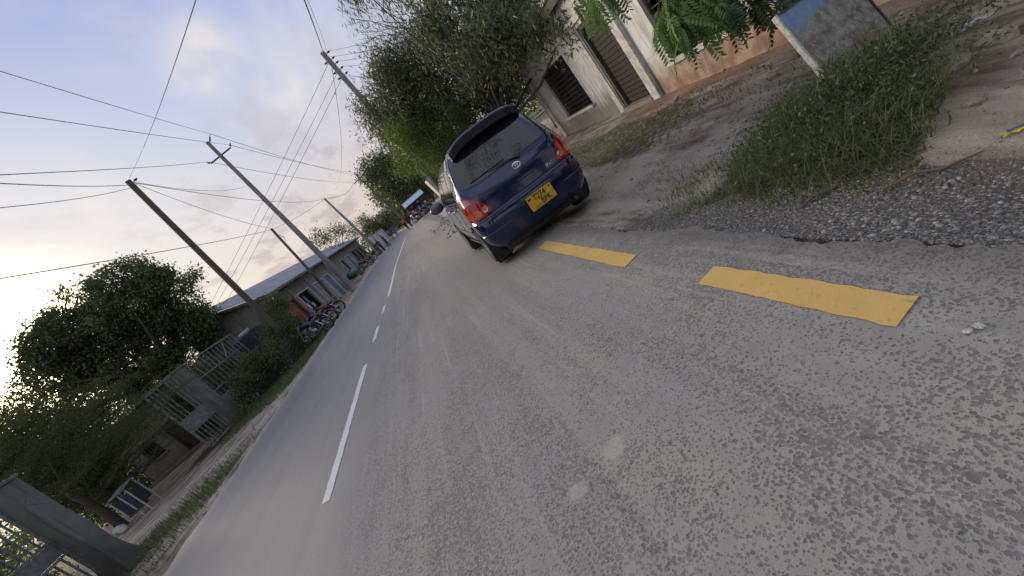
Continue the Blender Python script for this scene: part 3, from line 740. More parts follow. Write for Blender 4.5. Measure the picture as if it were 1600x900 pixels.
    # tail lamps
    for sg in (-1, 1):
        def R(rows): return [(z, *(sorted((sg*a, sg*b)))) for z, a, b in rows]
        l = patch('tail_lamp', R([(.745, .66, .80), (.765, .58, .93), (.80, .565, 1.02), (.86, .59, 1.06), (.95, .635, 1.07), (1.03, .69, 1.06), (1.09, .745, 1.04), (1.125, .80, .99), (1.14, .84, .94)]), M['lamp_red'], root, .012, 14)
        patch('turn_lens', R([(.79, .70, .93), (.82, .68, .97), (.86, .70, .98), (.885, .74, .95)]), M['lamp_amber'], l, .0145, 8)
        patch('upper_lens', R([(1.0, .73, .90), (1.03, .74, .98), (1.07, .76, .98), (1.10, .80, .95)]), M['lamp_clear'] if sg < 0 else M['lamp_red'], l, .0135, 8)
        c0 = off_pt(.835, sg*.635, .014); r = MB()
        nn = (off_pt(.835, sg*.635, .05)-c0).normalized(); q = nn.to_track_quat('Z', 'Y')
        for a, b, mt, nm in ((.0001, .036, M['lamp_clear'], 'reversing_lens'),):
            mb = MB().lathe([(.0001, .006), (.030, .006), (.034, .003)], (0, 0, 0), 'Z', 20)
            o = mb.build(nm, mt, l); o.location = c0; o.rotation_euler = q.to_euler()
        mb = MB().tube([(.038*math.cos(a), .038*math.sin(a), .004) for a in np.linspace(0, 6.283, 21)], .005, 5, cap=False); o = mb.build('lens_ring', M['chrome'], l); o.location = c0; o.rotation_euler = q.to_euler()
        # shut lines of lamp to bumper
        seam('bumper_gap', [(.738, sg*.56), (.738, sg*1.12), (.70, side_s(.70, .42)*sg)], root, .007)
    # side glass, seams, handles, mirrors
    for sg in (-1, 1):
        def row(z, y0, y1): a, b = side_s(z, y0), side_s(z, y1); return (z, *(sorted((sg*a, sg*b))))
        patch('side_window', [row(1.13, .55, 1.05), row(1.2, .48, 1.10), row(1.4, .56, 1.10), row(1.58, .72, 1.10)], M['car_glass'], root, .004, 8)
        patch('side_window', [row(1.12, 1.16, 2.02), row(1.4, 1.18, 2.02), row(1.60, 1.22, 2.02)], M['car_glass'], root, .004, 8)
        patch('side_window', [row(1.12, 2.10, 3.20), row(1.4, 2.10, 2.90), row(1.60, 2.10, 2.60)], M['car_glass'], root, .004, 8)
        S = lambda z, y: (z, sg*side_s(z, y))
        seam('door_gap', [S(.42, 1.22), S(.75, 1.13), S(1.0, 1.10), S(1.62, 1.12)], root, .009)
        seam('door_gap', [S(.36, 2.06), S(1.62, 2.06)], root, .009)
        seam('door_gap', [S(.36, 3.0), S(1.05, 3.22)], root, .009)
        seam('belt_moulding', [S(1.105, .62), S(1.105, 3.2)], root, .016, .008, M['black'])
        seam('side_moulding', [S(.56, 1.15), S(.56, 2.95)], root, .03, .012, M['car_paint'])
        seam('sill', [S(.27, 1.2), S(.27, 2.9)], root, .05, .012, M['black'])
        for yy in (1.30, 2.25):
            pts = [off_pt(.98, sg*side_s(.98, yy+d), o) for d, o in ((0, .004), (.03, .03), (.15, .034), (.18, .004))]
            MB().tube(pts, .012, 6).build('door_handle', M['car_paint'], root, smooth=60)
        b = off_pt(1.12, sg*side_s(1.12, 3.02), 0)
        mr = MB().ell(b+Vector((sg*.15, 0, .04)), (.145, .07, .105), 16, 10).tube([b, b+Vector((sg*.09, 0, .02))], .028, 8).build('door_mirror', M['car_paint'], root, smooth=60)
        MB().ell(b+Vector((sg*.15, -.045, .04)), (.125, .03, .088), 16, 8).build('mirror_glass', simple('mirror_glass', (.10, .11, .13), .12, .6), mr, smooth=60)
    patch('windscreen', [], M['car_glass'], root) if False else None
    # windscreen, bonnet gap, headlamps (far side of the car)
    ws = MB(); rows = [(3.56, 1.06, .70), (3.30, 1.20, .70), (3.05, 1.42, .62), (2.78, 1.62, .54), (2.72, 1.66, .50)]
    vs = []; fs = []
    for y, z, w in rows:
        for j in range(9): t = -1+j/4; vs.append((w*t, itp(TF, z)+.035*(1-t*t)+.012-.10*t*t, z))
    for i in range(len(rows)-1):
        for j in range(8): a = i*9+j; fs.append((a, a+1, a+10, a+9))
    ws.add(vs, fs).build('windscreen', M['car_glass'], root, smooth=60)
    for sg in (-1, 1):
        MB().ell((sg*.62, 4.22, .70), (.19, .16, .09), 14, 8).build('headlamp', M['lamp_clear'], root, smooth=60)
    # chassis, axle and exhaust seen under the bumper
    ch = MB().box((0, 2.2, .22), (1.15, 3.6, .10)).bar((-.72, .70, .27), (.72, .70, .27), .09).tube([(.45, 3.0, .2), (.45, .9, .2), (.48, .3, .21), (.48, .06, .21)], .03, 8)
    ch.ell((.40, .42, .24), (.20, .14, .08)).build('chassis', M['black'], root)
    MB().tube([(.48, .16, .20), (.48, .0, .195)], .024, 10).build('exhaust_pipe', M['dark_steel'], root)
    for sx in (-1, 1): MB().box((sx*.70, .36, .17), (.18, .015, .20)).build('shade_flap', M['rubber'], root)  # black flaps added to darken the gap under the bumper
    MB().box((0, .34, .19), (1.36, .30, .14)).box((0, .70, .20), (1.2, .5, .2)).build('fuel_tank', M['black'], root, bevel=.03)  # black blocks added to deepen the shade under the car
    # roof aerial
    ae = MB().tube([(.35, 2.2, 1.79), (.37, 2.0, 2.0)], .004, 5).build('aerial', M['black'], root)
    return root
car = build_car()

# ------------------------------------------------------------------ house on the right
def corrugated(p0, u, v, lu, lv, pitch=.076, amp=.009, seg=None):
    """corrugated sheet: waves across u, straight along v"""
    p0 = Vector(p0); u = Vector(u).normalized(); v = Vector(v).normalized(); n = u.cross(v); k = max(2, int(lu/pitch*4)); mb = MB(); vs = []
    for i in range(k+1):
        a = lu*i/k; h = amp*math.sin(2*math.pi*a/pitch)
        vs += [p0+u*a+n*h, p0+u*a+v*lv+n*h]
    mb.add(vs, [(2*i, 2*i+2, 2*i+3, 2*i+1) for i in range(k)]); return mb
def mat_roof():
    t = NT('roof_sheet'); p = t.pos(); n = t.noise(p, 1.1, 5, .6); n2 = t.noise(t.map(p, (1, 8, 1)), 2, 4, .6)
    c = t.mix(t.ss(n, .3, .7), (.17, .19, .21), (.27, .30, .33)); c = t.mix(t.ss(n2, .58, .72, 0, .5), c, (.16, .11, .08))
    t.set(col=c, rough=.5, metal=.35); return t.m
M['roof'] = mat_roof()
M['plaster_r'] = mat_plaster('plaster_right', (.68, .685, .65), (.38, .25, .165), .25, .9, True)
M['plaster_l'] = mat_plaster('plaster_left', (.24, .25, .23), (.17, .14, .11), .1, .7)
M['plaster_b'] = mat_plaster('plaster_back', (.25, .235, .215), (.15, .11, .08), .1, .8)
M['trim'] = simple('trim_cement', (.52, .51, .47), .85, var=.3, bump=.2)
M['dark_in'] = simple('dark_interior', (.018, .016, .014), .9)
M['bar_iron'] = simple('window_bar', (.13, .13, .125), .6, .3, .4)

def oriented(name, origin, ang, label, cat):
    e = empty(name, origin, label, cat); e.rotation_euler = (0, 0, ang); return e
def wall_with_holes(parent, L, H, T, holes, mat, name='wall', z0=-.3):
    """wall in local x (length) / y (thickness into the house) / z with rectangular holes (x0,x1,z0,z1)"""
    xs = sorted({0, L, *[h[0] for h in holes], *[h[1] for h in holes]}); zs = sorted({z0, H, *[h[2] for h in holes if h[2] > z0], *[h[3] for h in holes]})
    def solid(i, j):
        if not (0 <= i < len(xs)-1 and 0 <= j < len(zs)-1): return False
        cx, cz = (xs[i]+xs[i+1])/2, (zs[j]+zs[j+1])/2
        return not any(h[0] < cx < h[1] and h[2] < cz < h[3] for h in holes)
    mb = MB()
    for i in range(len(xs)-1):
        for j in range(len(zs)-1):
            if not solid(i, j): continue
            a, b, c, d = xs[i], xs[i+1], zs[j], zs[j+1]
            mb.add([(a, 0, c), (b, 0, c), (b, 0, d), (a, 0, d)], [(0, 1, 2, 3)]); mb.add([(a, T, c), (b, T, c), (b, T, d), (a, T, d)], [(3, 2, 1, 0)])
            if not solid(i-1, j): mb.add([(a, 0, c), (a, T, c), (a, T, d), (a, 0, d)], [(3, 2, 1, 0)])
            if not solid(i+1, j): mb.add([(b, 0, c), (b, T, c), (b, T, d), (b, 0, d)], [(0, 1, 2, 3)])
            if not solid(i, j-1): mb.add([(a, 0, c), (b, 0, c), (b, T, c), (a, T, c)], [(3, 2, 1, 0)])
            if not solid(i, j+1): mb.add([(a, 0, d), (b, 0, d), (b, T, d), (a, T, d)], [(0, 1, 2, 3)])
    return mb.build(name, mat, parent)
def build_right_house():
    # local x runs from the far corner (6.72,15.5) towards the camera
    A = Vector((6.72, 15.5, 0)); B = Vector((5.87, 8.42, 0)); d = (B-A).normalized(); ang = math.atan2(d.y, d.x)
    h = oriented('plastered_house', A, ang, 'unfinished grey plastered house with barred windows right of the blue car', 'house')
    L, H, T = 15.5, 3.1, .18
    holes = [(1.44, 3.95, .54, 2.12), (5.52, 7.05, -.30, 2.25), (8.22, 10.25, .54, 2.12), (12.0, 13.4, .54, 2.12)]
    wall_with_holes(h, L, H, T, holes, M['plaster_r'])
    MB().box((T/2, 4.3, 1.4), (T, 8.2, 3.4)).build('wall', M['plaster_r'], h)
    MB().box((L-T/2, 4.3, 1.4), (T, 8.2, 3.4)).build('wall', M['plaster_r'], h)
    MB().box((L/2, 8.4, 1.4), (L, T, 3.4)).build('wall', M['plaster_r'], h)
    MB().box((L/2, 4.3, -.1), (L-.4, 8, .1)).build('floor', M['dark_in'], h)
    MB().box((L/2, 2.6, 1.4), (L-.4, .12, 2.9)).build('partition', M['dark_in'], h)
    for x, w, pr in ((.12, .34, .07), (7.22, .30, .09), (5.34, .26, .03)):
        MB().box((x, -pr/2+.0, 1.3), (w, pr+.004, 3.1)).build('pilaster', M['trim'], h, bevel=.01)
    MB().box((6.3, .10, -.03), (1.5, .42, .16)).build('door_step', M['plaster_r'], h, bevel=.015)
    for (x0, x1, z0, z1) in (holes[0], holes[2], holes[3]):
        w = MB().box(((x0+x1)/2, .02, z0-.045), (x1-x0+.12, .24, .09)).build('window', M['trim'], h, bevel=.01)
        for x in (x0+.03, x1-.03): MB().box((x, .11, (z0+z1)/2), (.05, .06, z1-z0)).build('frame', mat_frame, w)
        for k in range(11): MB().bar((x0, .10, z0+.1+k*.138), (x1, .10, z0+.1+k*.138), .008).build('bar', M['bar_iron'], w)
    x0, x1 = 5.52, 7.05
    dr = MB().box((x0+.05, .10, .98), (.10, .14, 2.5)).box((x1-.04, .10, .98), (.08, .14, 2.5)).box(((x0+x1)/2, .10, 2.2), (x1-x0, .14, .10)).build('door', mat_frame, h)
    for k in range(19): MB().box(((x0+x1)/2, .12, .02+k*.118), (x1-x0-.16, .02, .105), (math.radians(8), 0, 0)).build('slat', M['dark_slat'], dr)
    # lintel band, overhanging roof of separate sheets, fascia
    MB().box((L/2, -.03, 2.42), (L, .07, .14)).build('lintel_band', M['trim'], h)
    MB().box((L/2, -.22, 3.02), (L+.6, .03, .20)).build('fascia', M['bark'], h)
    for k in range(20):
        m = corrugated((-.3+k*.81, -.28, 3.13+(.004 if k % 2 else 0)), (1, 0, 0), (0, 1, .22), .84, 5.4); m.build('roof_sheet', M['roof'], h)
    for k in range(20):
        m = corrugated((-.3+k*.81, 9.4, 3.13+(.004 if k % 2 else 0)), (1, 0, 0), (0, -1, .22), .84, 5.0); m.build('roof_sheet', M['roof'], h)
mat_frame = simple('door_frame', (.075, .062, .052), .7, var=.3); M['dark_slat'] = simple('door_slat', (.020, .015, .013), .7)
build_right_house()

# ------------------------------------------------------------------ shop row on the left
def build_shops():
    A = Vector((-9.25, 25.3, 0)); B = Vector((-8.7, 73.0, 0)); d = (B-A).normalized(); L = (B-A).length; ang = math.atan2(d.y, d.x)
    h = oriented('shop_building', A, ang, 'long low shop building with a grey metal roof behind the parked motorcycles', 'building')
    rise = .0225  # the street climbs
    # openings: (x0,x1,z0,z1,kind)
    ops = [(1.9, 3.85, .75, 2.42, 'red'), (5.0, 8.2, .9, 2.48, 'open'), (9.7, 13.1, .25, 2.45, 'shutter'), (13.7, 16.0, .1, 2.5, 'blue'), (19.1, 19.4, 0, 0, ''), (24.5, 27.2, .2, 2.9, 'glass'), (28.6, 31.8, .3, 2.95, 'blue'), (35, 36.6, .3, 3.1, 'dark'), (38.5, 40.2, .3, 3.1, 'dark'), (42.5, 44.5, .3, 3.2, 'dark')]
    ops = [o for o in ops if o[4]]
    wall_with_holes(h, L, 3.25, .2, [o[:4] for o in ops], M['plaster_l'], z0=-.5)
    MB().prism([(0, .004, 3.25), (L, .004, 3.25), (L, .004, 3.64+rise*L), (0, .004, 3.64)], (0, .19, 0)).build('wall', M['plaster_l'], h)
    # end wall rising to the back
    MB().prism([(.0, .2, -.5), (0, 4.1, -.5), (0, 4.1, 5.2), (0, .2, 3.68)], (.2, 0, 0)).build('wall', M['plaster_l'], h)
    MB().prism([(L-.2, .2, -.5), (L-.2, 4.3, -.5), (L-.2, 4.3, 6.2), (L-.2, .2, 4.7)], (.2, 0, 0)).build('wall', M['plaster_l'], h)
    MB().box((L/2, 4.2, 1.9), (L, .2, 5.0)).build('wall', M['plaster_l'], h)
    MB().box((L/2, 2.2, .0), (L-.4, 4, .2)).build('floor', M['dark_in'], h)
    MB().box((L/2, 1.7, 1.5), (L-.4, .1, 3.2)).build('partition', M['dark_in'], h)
    MB().box((L/2, -.55, -.06), (L, 1.1, .28)).build('plinth', M['concrete'], h, bevel=.02)
    cols = {'red': simple('shutter_red', (.22, .055, .035), .6, var=.3), 'open': M['dark_in'], 'shutter': simple('shutter_grey', (.24, .26, .28), .5, .3), 'blue': simple('shutter_blue', (.10, .15, .24), .5, var=.3), 'glass': M['car_glass'], 'dark': M['dark_in']}
    wf = simple('window_frame_white', (.55, .58, .62), .5)
    for (x0, x1, z0, z1, k) in ops:
        f = MB().box(((x0+x1)/2, -.01, z1+.04), (x1-x0+.2, .16, .08)).box((x0-.04, -.01, (z0+z1)/2), (.09, .16, z1-z0+.1)).box((x1+.04, -.01, (z0+z1)/2), (.09, .16, z1-z0+.1)).build('doorway', wf if k in ('shutter', 'blue', 'glass', 'open') else mat_frame, h)
        if k in ('red', 'shutter', 'blue'):
            n = max(3, int((x1-x0)/.42)); w = (x1-x0)/n
            for i in range(n): MB().box((x0+w*(i+.5), .06+(.02 if i % 2 else 0), (z0+z1)/2), (w-.03, .03, z1-z0)).build('panel', cols[k], f)
            if k == 'red':
                for xx in (x0-.3, x1+.35): MB().box((xx, -.12, (z0+z1)/2), (.22, .05, z1-z0+.5)).build('shutter_leaf', simple('shutter_orange', (.36, .15, .10), .6, var=.3), f)
        elif k == 'glass':
            for i in range(3): MB().box((x0+(x1-x0)*(i+.5)/3, .08, (z0+z1)/2), ((x1-x0)/3-.08, .02, z1-z0-.1)).build('pane', cols[k], f)
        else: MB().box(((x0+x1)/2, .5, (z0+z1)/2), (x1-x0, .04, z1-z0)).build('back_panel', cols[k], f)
    # goods in the open front
    bl = simple('poster_blue', (.10, .18, .38), .5); wh = simple('poster_white', (.55, .56, .58), .5)
    for (x, z, w, hh, mt) in ((5.9, 1.9, .5, .6, bl), (6.6, 1.4, .5, .5, wh), (7.3, 1.9, .45, .7, bl), (7.7, 1.3, .5, .4, wh)):
        MB().box((x, .42, z), (w, .04, hh)).build('poster', mt, h)
    # posts of the veranda and beams
    for x in (.3, 4.5, 9.2, 17.2, 22.5, 33.3, 41): MB().box((x, -.02, 1.55), (.22, .10, 3.4)).build('pilaster', M['concrete'], h)
    for k in range(15): MB().bar((.5+k*3.3, -.5, 3.22+rise*(.5+k*3.3)), (.5+k*3.3, .2, 3.3+rise*(.5+k*3.3)), .07).build('bracket', mat_frame, h)
    # roof: separate sheets, rising to the back
    n = 58; w = (L+1.2)/n
    for k in range(n):
        x = -.6+k*w; z = 3.36+rise*(x+.6)+(.006 if k % 2 else 0)
        corrugated((x, -.85, z), (1, 0, rise), (0, 1, .385), w+.03, 5.4, .2, .018).build('roof_sheet', M['roof'], h)
    MB().prism([(-.6, -.87, 3.22), (L+.6, -.87, 3.22+rise*(L+1.2)), (L+.6, -.87, 3.34+rise*(L+1.2)), (-.6, -.87, 3.34)], (0, .04, 0)).build('fascia', M['dark_steel'], h)
    MB().prism([(-.62, -.85, 3.20), (-.62, 4.15, 5.12), (-.62, 4.15, 5.26), (-.62, -.85, 3.34)], (.04, 0, 0)).build('barge_board', M['dark_steel'], h)
build_shops()

# ------------------------------------------------------------------ yard wall, pillars and gates on the left
def pillar(name, x0, x1, y0, y1, H, label):
    r = empty(name, ((x0+x1)/2, (y0+y1)/2, gz((x0+x1)/2, (y0+y1)/2)), label, 'gate pillar', 'concrete gate pillars on the left verge')
    mb = MB(); n = 9; vs = []; dx, dy = (x1-x0)/2, (y1-y0)/2
    for k in range(n+1):
        z = -.25+(H+.25)*k/n; e = .10*max(0, 1-z/.5) if z < .5 else 0
        for sx, sy in ((-1, -1), (1, -1), (1, 1), (-1, 1)):
            vs.append((sx*(dx+e)+random.uniform(-.012, .012), sy*(dy+e)+random.uniform(-.012, .012), z))
    fs = [(k*4+j, k*4+(j+1) % 4, (k+1)*4+(j+1) % 4, (k+1)*4+j) for k in range(n) for j in range(4)]+[(n*4, n*4+1, n*4+2, n*4+3)]
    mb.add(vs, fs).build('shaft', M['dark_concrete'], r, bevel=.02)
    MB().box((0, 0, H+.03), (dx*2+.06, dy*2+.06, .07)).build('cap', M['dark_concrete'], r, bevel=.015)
    return r
def gate(name, p0, p1, z0, z1, rails, bars, label, cat, group=None, plates=(), diag=False, broken=()):
    """framed gate between two ground points; rails at heights, bars evenly spaced"""
    p0 = Vector(p0); p1 = Vector(p1); L = (p1-p0).length; ang = math.atan2(p1.y-p0.y, p1.x-p0.x)
    g = empty(name, (p0.x, p0.y, gz(p0.x, p0.y)), label, cat, group, ang)
    MB().bar((.0, 0, z0), (0, 0, z1), .06).bar((L, 0, z0), (L, 0, z1), .06).bar((0, 0, z0), (L, 0, z0), .06).bar((0, 0, z1), (L, 0, z1), .06).build('frame', M['iron'], g)
    for z in rails: MB().bar((.03, 0, z), (L-.03, 0, z), .05, .05).build('rail', M['iron'], g)
    zz = [z0]+list(rails)+[z1]
    for i in range(len(zz)-1):
        if any(abs(zz[i]-a) < .01 for a, b in plates):
            MB().box((L/2, .0, (zz[i]+zz[i+1])/2), (L-.08, .012, zz[i+1]-zz[i]-.06)).build('plate', M['iron'], g); continue
        for k in range(1, bars): 
            if (i, k) in broken: continue
            MB().bar((L*k/bars, 0, zz[i]+.02), (L*k/bars, 0, zz[i+1]-.02), .026).build('bar', M['iron'], g)
    if diag:
        for a, b in (((L*.62, zz[-2]), (L*.80, zz[-1])), ((L*.62, zz[-2]), (L*.86, zz[-2]-.45)), ((L*.80, zz[-1]), (L, zz[-2]+.2))): MB().bar((a[0], .03, a[1]), (b[0], .03, b[1]), .03).build('brace', M['iron'], g)
    return g
pillar('gate_pillar', -8.82, -8.45, 8.42, 8.80, 2.66, 'thick stained pillar at the near side of the yard entrance')
pillar('gate_pillar', -9.1, -8.45, 6.55, 7.30, 2.6, 'pillar cut by the left edge of the picture')
pillar('gate_pillar', -10.35, -9.78, 16.35, 16.95, 2.86, 'far concrete pillar between the two iron grilles')
gate('yard_gate', (-8.78, 7.32), (-8.78, 8.42), .12, 2.45, (1.07, 1.42), 7, 'narrow iron side gate between the two nearest pillars', 'gate', plates=((1.07, 1.42),))
gate('yard_gate', (-10.0, 16.33), (-10.35, 15.2), .15, 2.84, (.92, 1.42), 7, 'iron gate leaf swung open on the far pillar', 'gate', plates=((.92, 1.42),), broken=((2, 3),))
gate('fence_grille', (-9.95, 16.98), (-9.9, 21.4), 1.12, 2.92, (1.46, 2.15), 13, 'rusty iron fence grille beside the leafy hedge and wooden pole', 'fence', diag=True)
wl = empty('dwarf_wall', (-9.93, 19.2, gz(-9.93, 19.2)), 'low cement wall under the iron fence grille', 'wall')
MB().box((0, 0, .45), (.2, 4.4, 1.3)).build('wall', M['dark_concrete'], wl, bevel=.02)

# small house across the yard
def build_back_house():
    h = oriented('yard_house', Vector((-16.5, 20.3, 0)), 0, 'small bare cement house at the back of the yard', 'house')
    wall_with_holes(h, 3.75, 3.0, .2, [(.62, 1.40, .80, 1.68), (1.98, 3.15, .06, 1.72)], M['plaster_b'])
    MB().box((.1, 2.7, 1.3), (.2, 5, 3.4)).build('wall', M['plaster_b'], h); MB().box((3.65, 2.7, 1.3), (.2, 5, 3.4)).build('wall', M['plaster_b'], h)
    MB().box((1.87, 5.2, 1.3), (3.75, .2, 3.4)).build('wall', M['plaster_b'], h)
    MB().box((1.87, 1.5, 1.3), (3.5, .1, 3.2)).build('partition', M['dark_in'], h)
    w = MB().box((1.01, .0, .76), (.9, .14, .07)).build('window', M['plaster_b'], h)
    for k in range(5): MB().bar((.72+k*.145, .1, .8), (.72+k*.145, .1, 1.68), .016).build('bar', M['bar_iron'], w)
    d = MB().box((2.56, .13, .9), (1.17, .03, 1.66)).build('door', simple('brown_door', (.055, .038, .03), .6, var=.4), h)
    MB().box((3.32, -.14, .85), (.17, .2, 1.75)).build('door_post', M['trim'], h)
    MB().box((1.87, -.25, .02), (3.75, .5, .16)).build('step', M['plaster_b'], h, bevel=.02)
    for k in range(5): corrugated((-.2+k*.83, -.55, 3.02+(.005 if k % 2 else 0)), (1, 0, 0), (0, 1, .1), .86, 6.2, .12, .012).build('roof_sheet', M['roof'], h)
build_back_house()
# blue kiosk
def build_blue_kiosk():
    k = empty('blue_stall', (-12.75, 14.6, gz(-12.75, 14.6)), 'little blue tin stall with a white corner post beside the yard wall', 'stall')
    bl = simple('tin_blue', (.030, .048, .085), .5, var=.5)
    k.scale = (.46, .5, .8)
    for i in range(5): corrugated((-.62+i*.26, -.45, .35), (1, 0, 0), (0, 0, 1), .27, .75, .09, .01).build('sheet', bl, k)
    for i in range(3): corrugated((.68, -.45+i*.3, .35), (0, 1, 0), (0, 0, 1), .31, .75, .09, .01).build('sheet', bl, k)
    for x, y in ((-.64, -.5), (.08, -.5), (.70, -.5), (-.64, .5), (.70, .5)): MB().box((x, y, .62), (.07, .07, 1.3)).build('post', M['trim'], k)
    corrugated((-.75, -.7, 1.28), (1, 0, 0), (0, 1, .1), 1.55, 1.4, .09, .01).build('roof_sheet', M['roof'], k)
    MB().box((.02, -.3, .30), (1.3, .5, .08)).build('shelf', M['bark'], k)
    for i in range(5):
        o = MB().ell((0, 0, .1), (.16, .12, .12), 8, 5).build('white_sack', simple('sack', (.55, .55, .55), .8), None, smooth=60, bevel=0)
        o.location = (-13.35-.16*i, 14.2+.25*i*.6, gz(-13.3, 14.2)+.02+.05*(i % 2)); o.rotation_euler = (.1*i, .2, i*1.3)
        tag(o, 'white sack heaped beside the little blue stall', 'sack', 'white sacks beside the blue stall')
build_blue_kiosk()
tree('yard_hedge', (-15.0, 10.5, gz(-15, 10.5)), [((-13.2, 6.6, 1.1), (1.2, 1.2, 1.4)), ((-14.3, 8.8, 1.1), (1.4, 1.2, 1.4)), ((-16.2, 11.0, 1.2), (1.6, 1.3, 1.5)), ((-18.4, 13.4, 1.3), (1.8, 1.4, 1.6)), ((-20.6, 16.5, 1.4), (2.0, 1.6, 1.8)), ((-15.2, 7.0, 1.6), (1.4, 1.2, 1.6))], 'long dark hedge on the far side of the yard behind the side gate', 'hedge', None, 300, 80, .3, .16, .08, M['leaf_dark'], .06, .1, 10, twigs=20)
# dark water tank behind the hedge
tk = empty('water_tank', (-9.9, 22.7, gz(-9.9, 22.7)), 'dark blue box tank on a stand behind the hedge', 'tank')
MB().box((0, 0, 1.98), (1.1, 1.7, 1.1)).build('tank_body', simple('tank_blue', (.022, .03, .05), .35, var=.3), tk, bevel=.08)
MB().lathe([(.001, .14), (.28, .14), (.30, .10), (.30, 0)], (0, -.2, 2.53), 'Z', 18).build('lid', simple('tank_lid', (.35, .37, .4), .4), tk)
for sx in (-1, 1):
    for sy in (-1, 1): MB().box((sx*.45, sy*.7, .7), (.08, .08, 1.46)).build('leg', M['dark_steel'], tk)

# ------------------------------------------------------------------ poles and wires
def pole(name, base, top, r0, r1, mat, label, arms=(), group='utility poles along the road', n=10):
    base = Vector(base); top = Vector(top); e = empty(name, base, label, 'utility pole', group); d = top-base
    pts = [d*t + Vector((.02*math.sin(t*5), 0, 0)) for t in (-.02, .15, .35, .6, .85, 1)]
    MB().tube(pts, [r0+(r1-r0)*t for t in (0, .15, .35, .6, .85, 1)], 14).build('shaft', mat, e, smooth=60)
    return e
def insulator(parent, p, d, L=.28):
    p = Vector(p); d = Vector(d).normalized(); pts = [p+d*L*t for t in (0, .3, .35, .5, .55, .7, .75, 1)]
    MB().tube(pts, [.02, .02, .06, .06, .035, .055, .035, .015], 8).build('insulator', M['black'], parent, smooth=50)
P1b = Vector((-8.35, 21.3, gz(-8.35, 21.3))); P1t = at(200, 282, 19.8)
P1 = pole('wooden_pole', P1b, P1t, .155, .11, M['wood_pole'], 'dark leaning wooden pole rising out of the hedge')
insulator(P1, P1t-P1b+Vector((.1, 0, -.15)), (1, .2, .2), .2)
P2b = Vector((-6.75, 33.4, 0)); P2b.z = float(hz(33.4)); P2t = at(324, 222, 33.0)
P2 = pole('concrete_pole', P2b, P2t, .25, .12, M['grey_pole'], 'tall pale grey pole standing beside the second motorcycle')
D2 = (P2t-P2b)
MB().tube([(0, 0, -.1), (0, 0, .55)], [.33, .30], 12).build('footing', M['concrete'], P2)
q = D2*.92
MB().bar(q+Vector((-.85, 0, 0)), q+Vector((.85, 0, 0)), .08).build('cross_arm', M['black'], P2)
for sx in (-1, 1): insulator(P2, q+Vector((sx*.8, 0, 0)), (sx*.6, 0, .5), .35)
insulator(P2, D2*.985, (.8, 0, .75), .65)
P3b = Vector((-8.0, 32.0, float(hz(32)))); P3t = at(424, 357, 32.0)
P3 = pole('wooden_pole', P3b, P3t, .12, .085, M['wood_pole'], 'short thin wooden pole in front of the shop doors')
MB().tube([(P3t-P3b)*.9+Vector((.1, 0, 0)), (P3t-P3b)*.86+Vector((.25, 0, .0)), (P3t-P3b)*.82+Vector((.1, 0, 0))], .02, 6).build('cable_loop', M['wire'], P3)
P4b = at(590, 390, 58); P4b.z = float(hz(58)); P4t = at(507, 310, 58)
P4 = pole('concrete_pole', P4b, P4t, .24, .12, M['grey_pole'], 'pale pole at the far end of the shop roof')
P5b = Vector((-.5, 82, float(hz(82)))); P5t = at(556, 273, 82)
P5 = pole('wooden_pole', P5b, P5t, .22, .13, M['wood_pole'], 'farthest pole, with a zigzag cross arm in front of the trees')
v = P5t-P5b
MB().bar(v*.93+Vector((-1.5, 0, -.15)), v*.93+Vector((1.5, 0, .1)), .14).bar(v*.99+Vector((.9, 0, .7)), v*.97+Vector((0, 0, 0)), .12).build('cross_arm', M['black'], P5)
P6b = Vector((2.3, 22, gz(2.3, 22))); P6t = at(504, 82, 22)
P6 = pole('wooden_pole', P6b, P6t, .17, .12, M['grey_pole'], 'stout pole running up through the roadside trees', n=12)
v6 = P6t-P6b
for k, f in enumerate((.985, .955, .93, .90, .87)):
    insulator(P6, v6*f+Vector((.1, 0, 0)), (1, .0, .1), .22)
    if k in (1, 3, 4): insulator(P6, v6*f+Vector((-.1, 0, 0)), (-1, 0, .1), .2)
P7b = at(612, 372, 95); P7b.z = float(hz(95)); 
P7 = pole('concrete_pole', P7b, at(594, 350, 95)+Vector((0, 0, 2)), .2, .13, M['grey_pole'], 'small distant pole behind the people on the left verge')
P8b = Vector((-.2, 74, float(hz(74)))); P8 = pole('wooden_pole', P8b, at(583, 300, 74), .3, .2, M['wood_pole'], 'thick leaning post in the shadow of the far tree')

WG_ = 'overhead wires strung between the poles'
def wire(a, b, sag, r, label, kind='power_line'):
    a = Vector(a); b = Vector(b); n = 18; r *= .75; pts = [a.lerp(b, i/n)-Vector((0, 0, sag*4*(i/n)*(1-i/n))) for i in range(n+1)]
    c = pts[0]; mb = MB().tube([p-c for p in pts], r, 5)
    o = mb.build(kind, M['wire']); o.location = c
    return tag(o, label, 'wire', WG_)
a2 = P2b+q
wire(at(-60, 93, 9), P2b+D2*.985+Vector((.52, 0, .49)), .05, .014, 'topmost wire coming in from the left to the tall grey pole')
wire(P2b+D2*.985+Vector((.52, 0, .49)), P5t, .6, .022, 'thin wire from the tall grey pole top to the farthest pole')
wire(at(-60, 166, 9), a2+Vector((.9, 0, .2)), .05, .014, 'second wire from the left to the right arm of the tall grey pole')
wire(a2+Vector((.9, 0, .2)), P5t+Vector((1.2, 0, -.5)), .6, .022, 'wire from the right arm of the tall pole to the farthest pole')
wire(at(-60, 276, 9), a2+Vector((-.9, 0, .2)), .08, .014, 'wire from the left to the left arm of the tall grey pole')
wire(a2+Vector((-.9, 0, .2)), P5t+Vector((-1.2, 0, -.7)), .6, .022, 'wire from the left arm of the tall pole to the farthest pole')
wire(at(-60, 283, 9), P1t+Vector((0, 0, -.2)), .10, .016, 'wire from the left edge to the top of the leaning wooden pole')
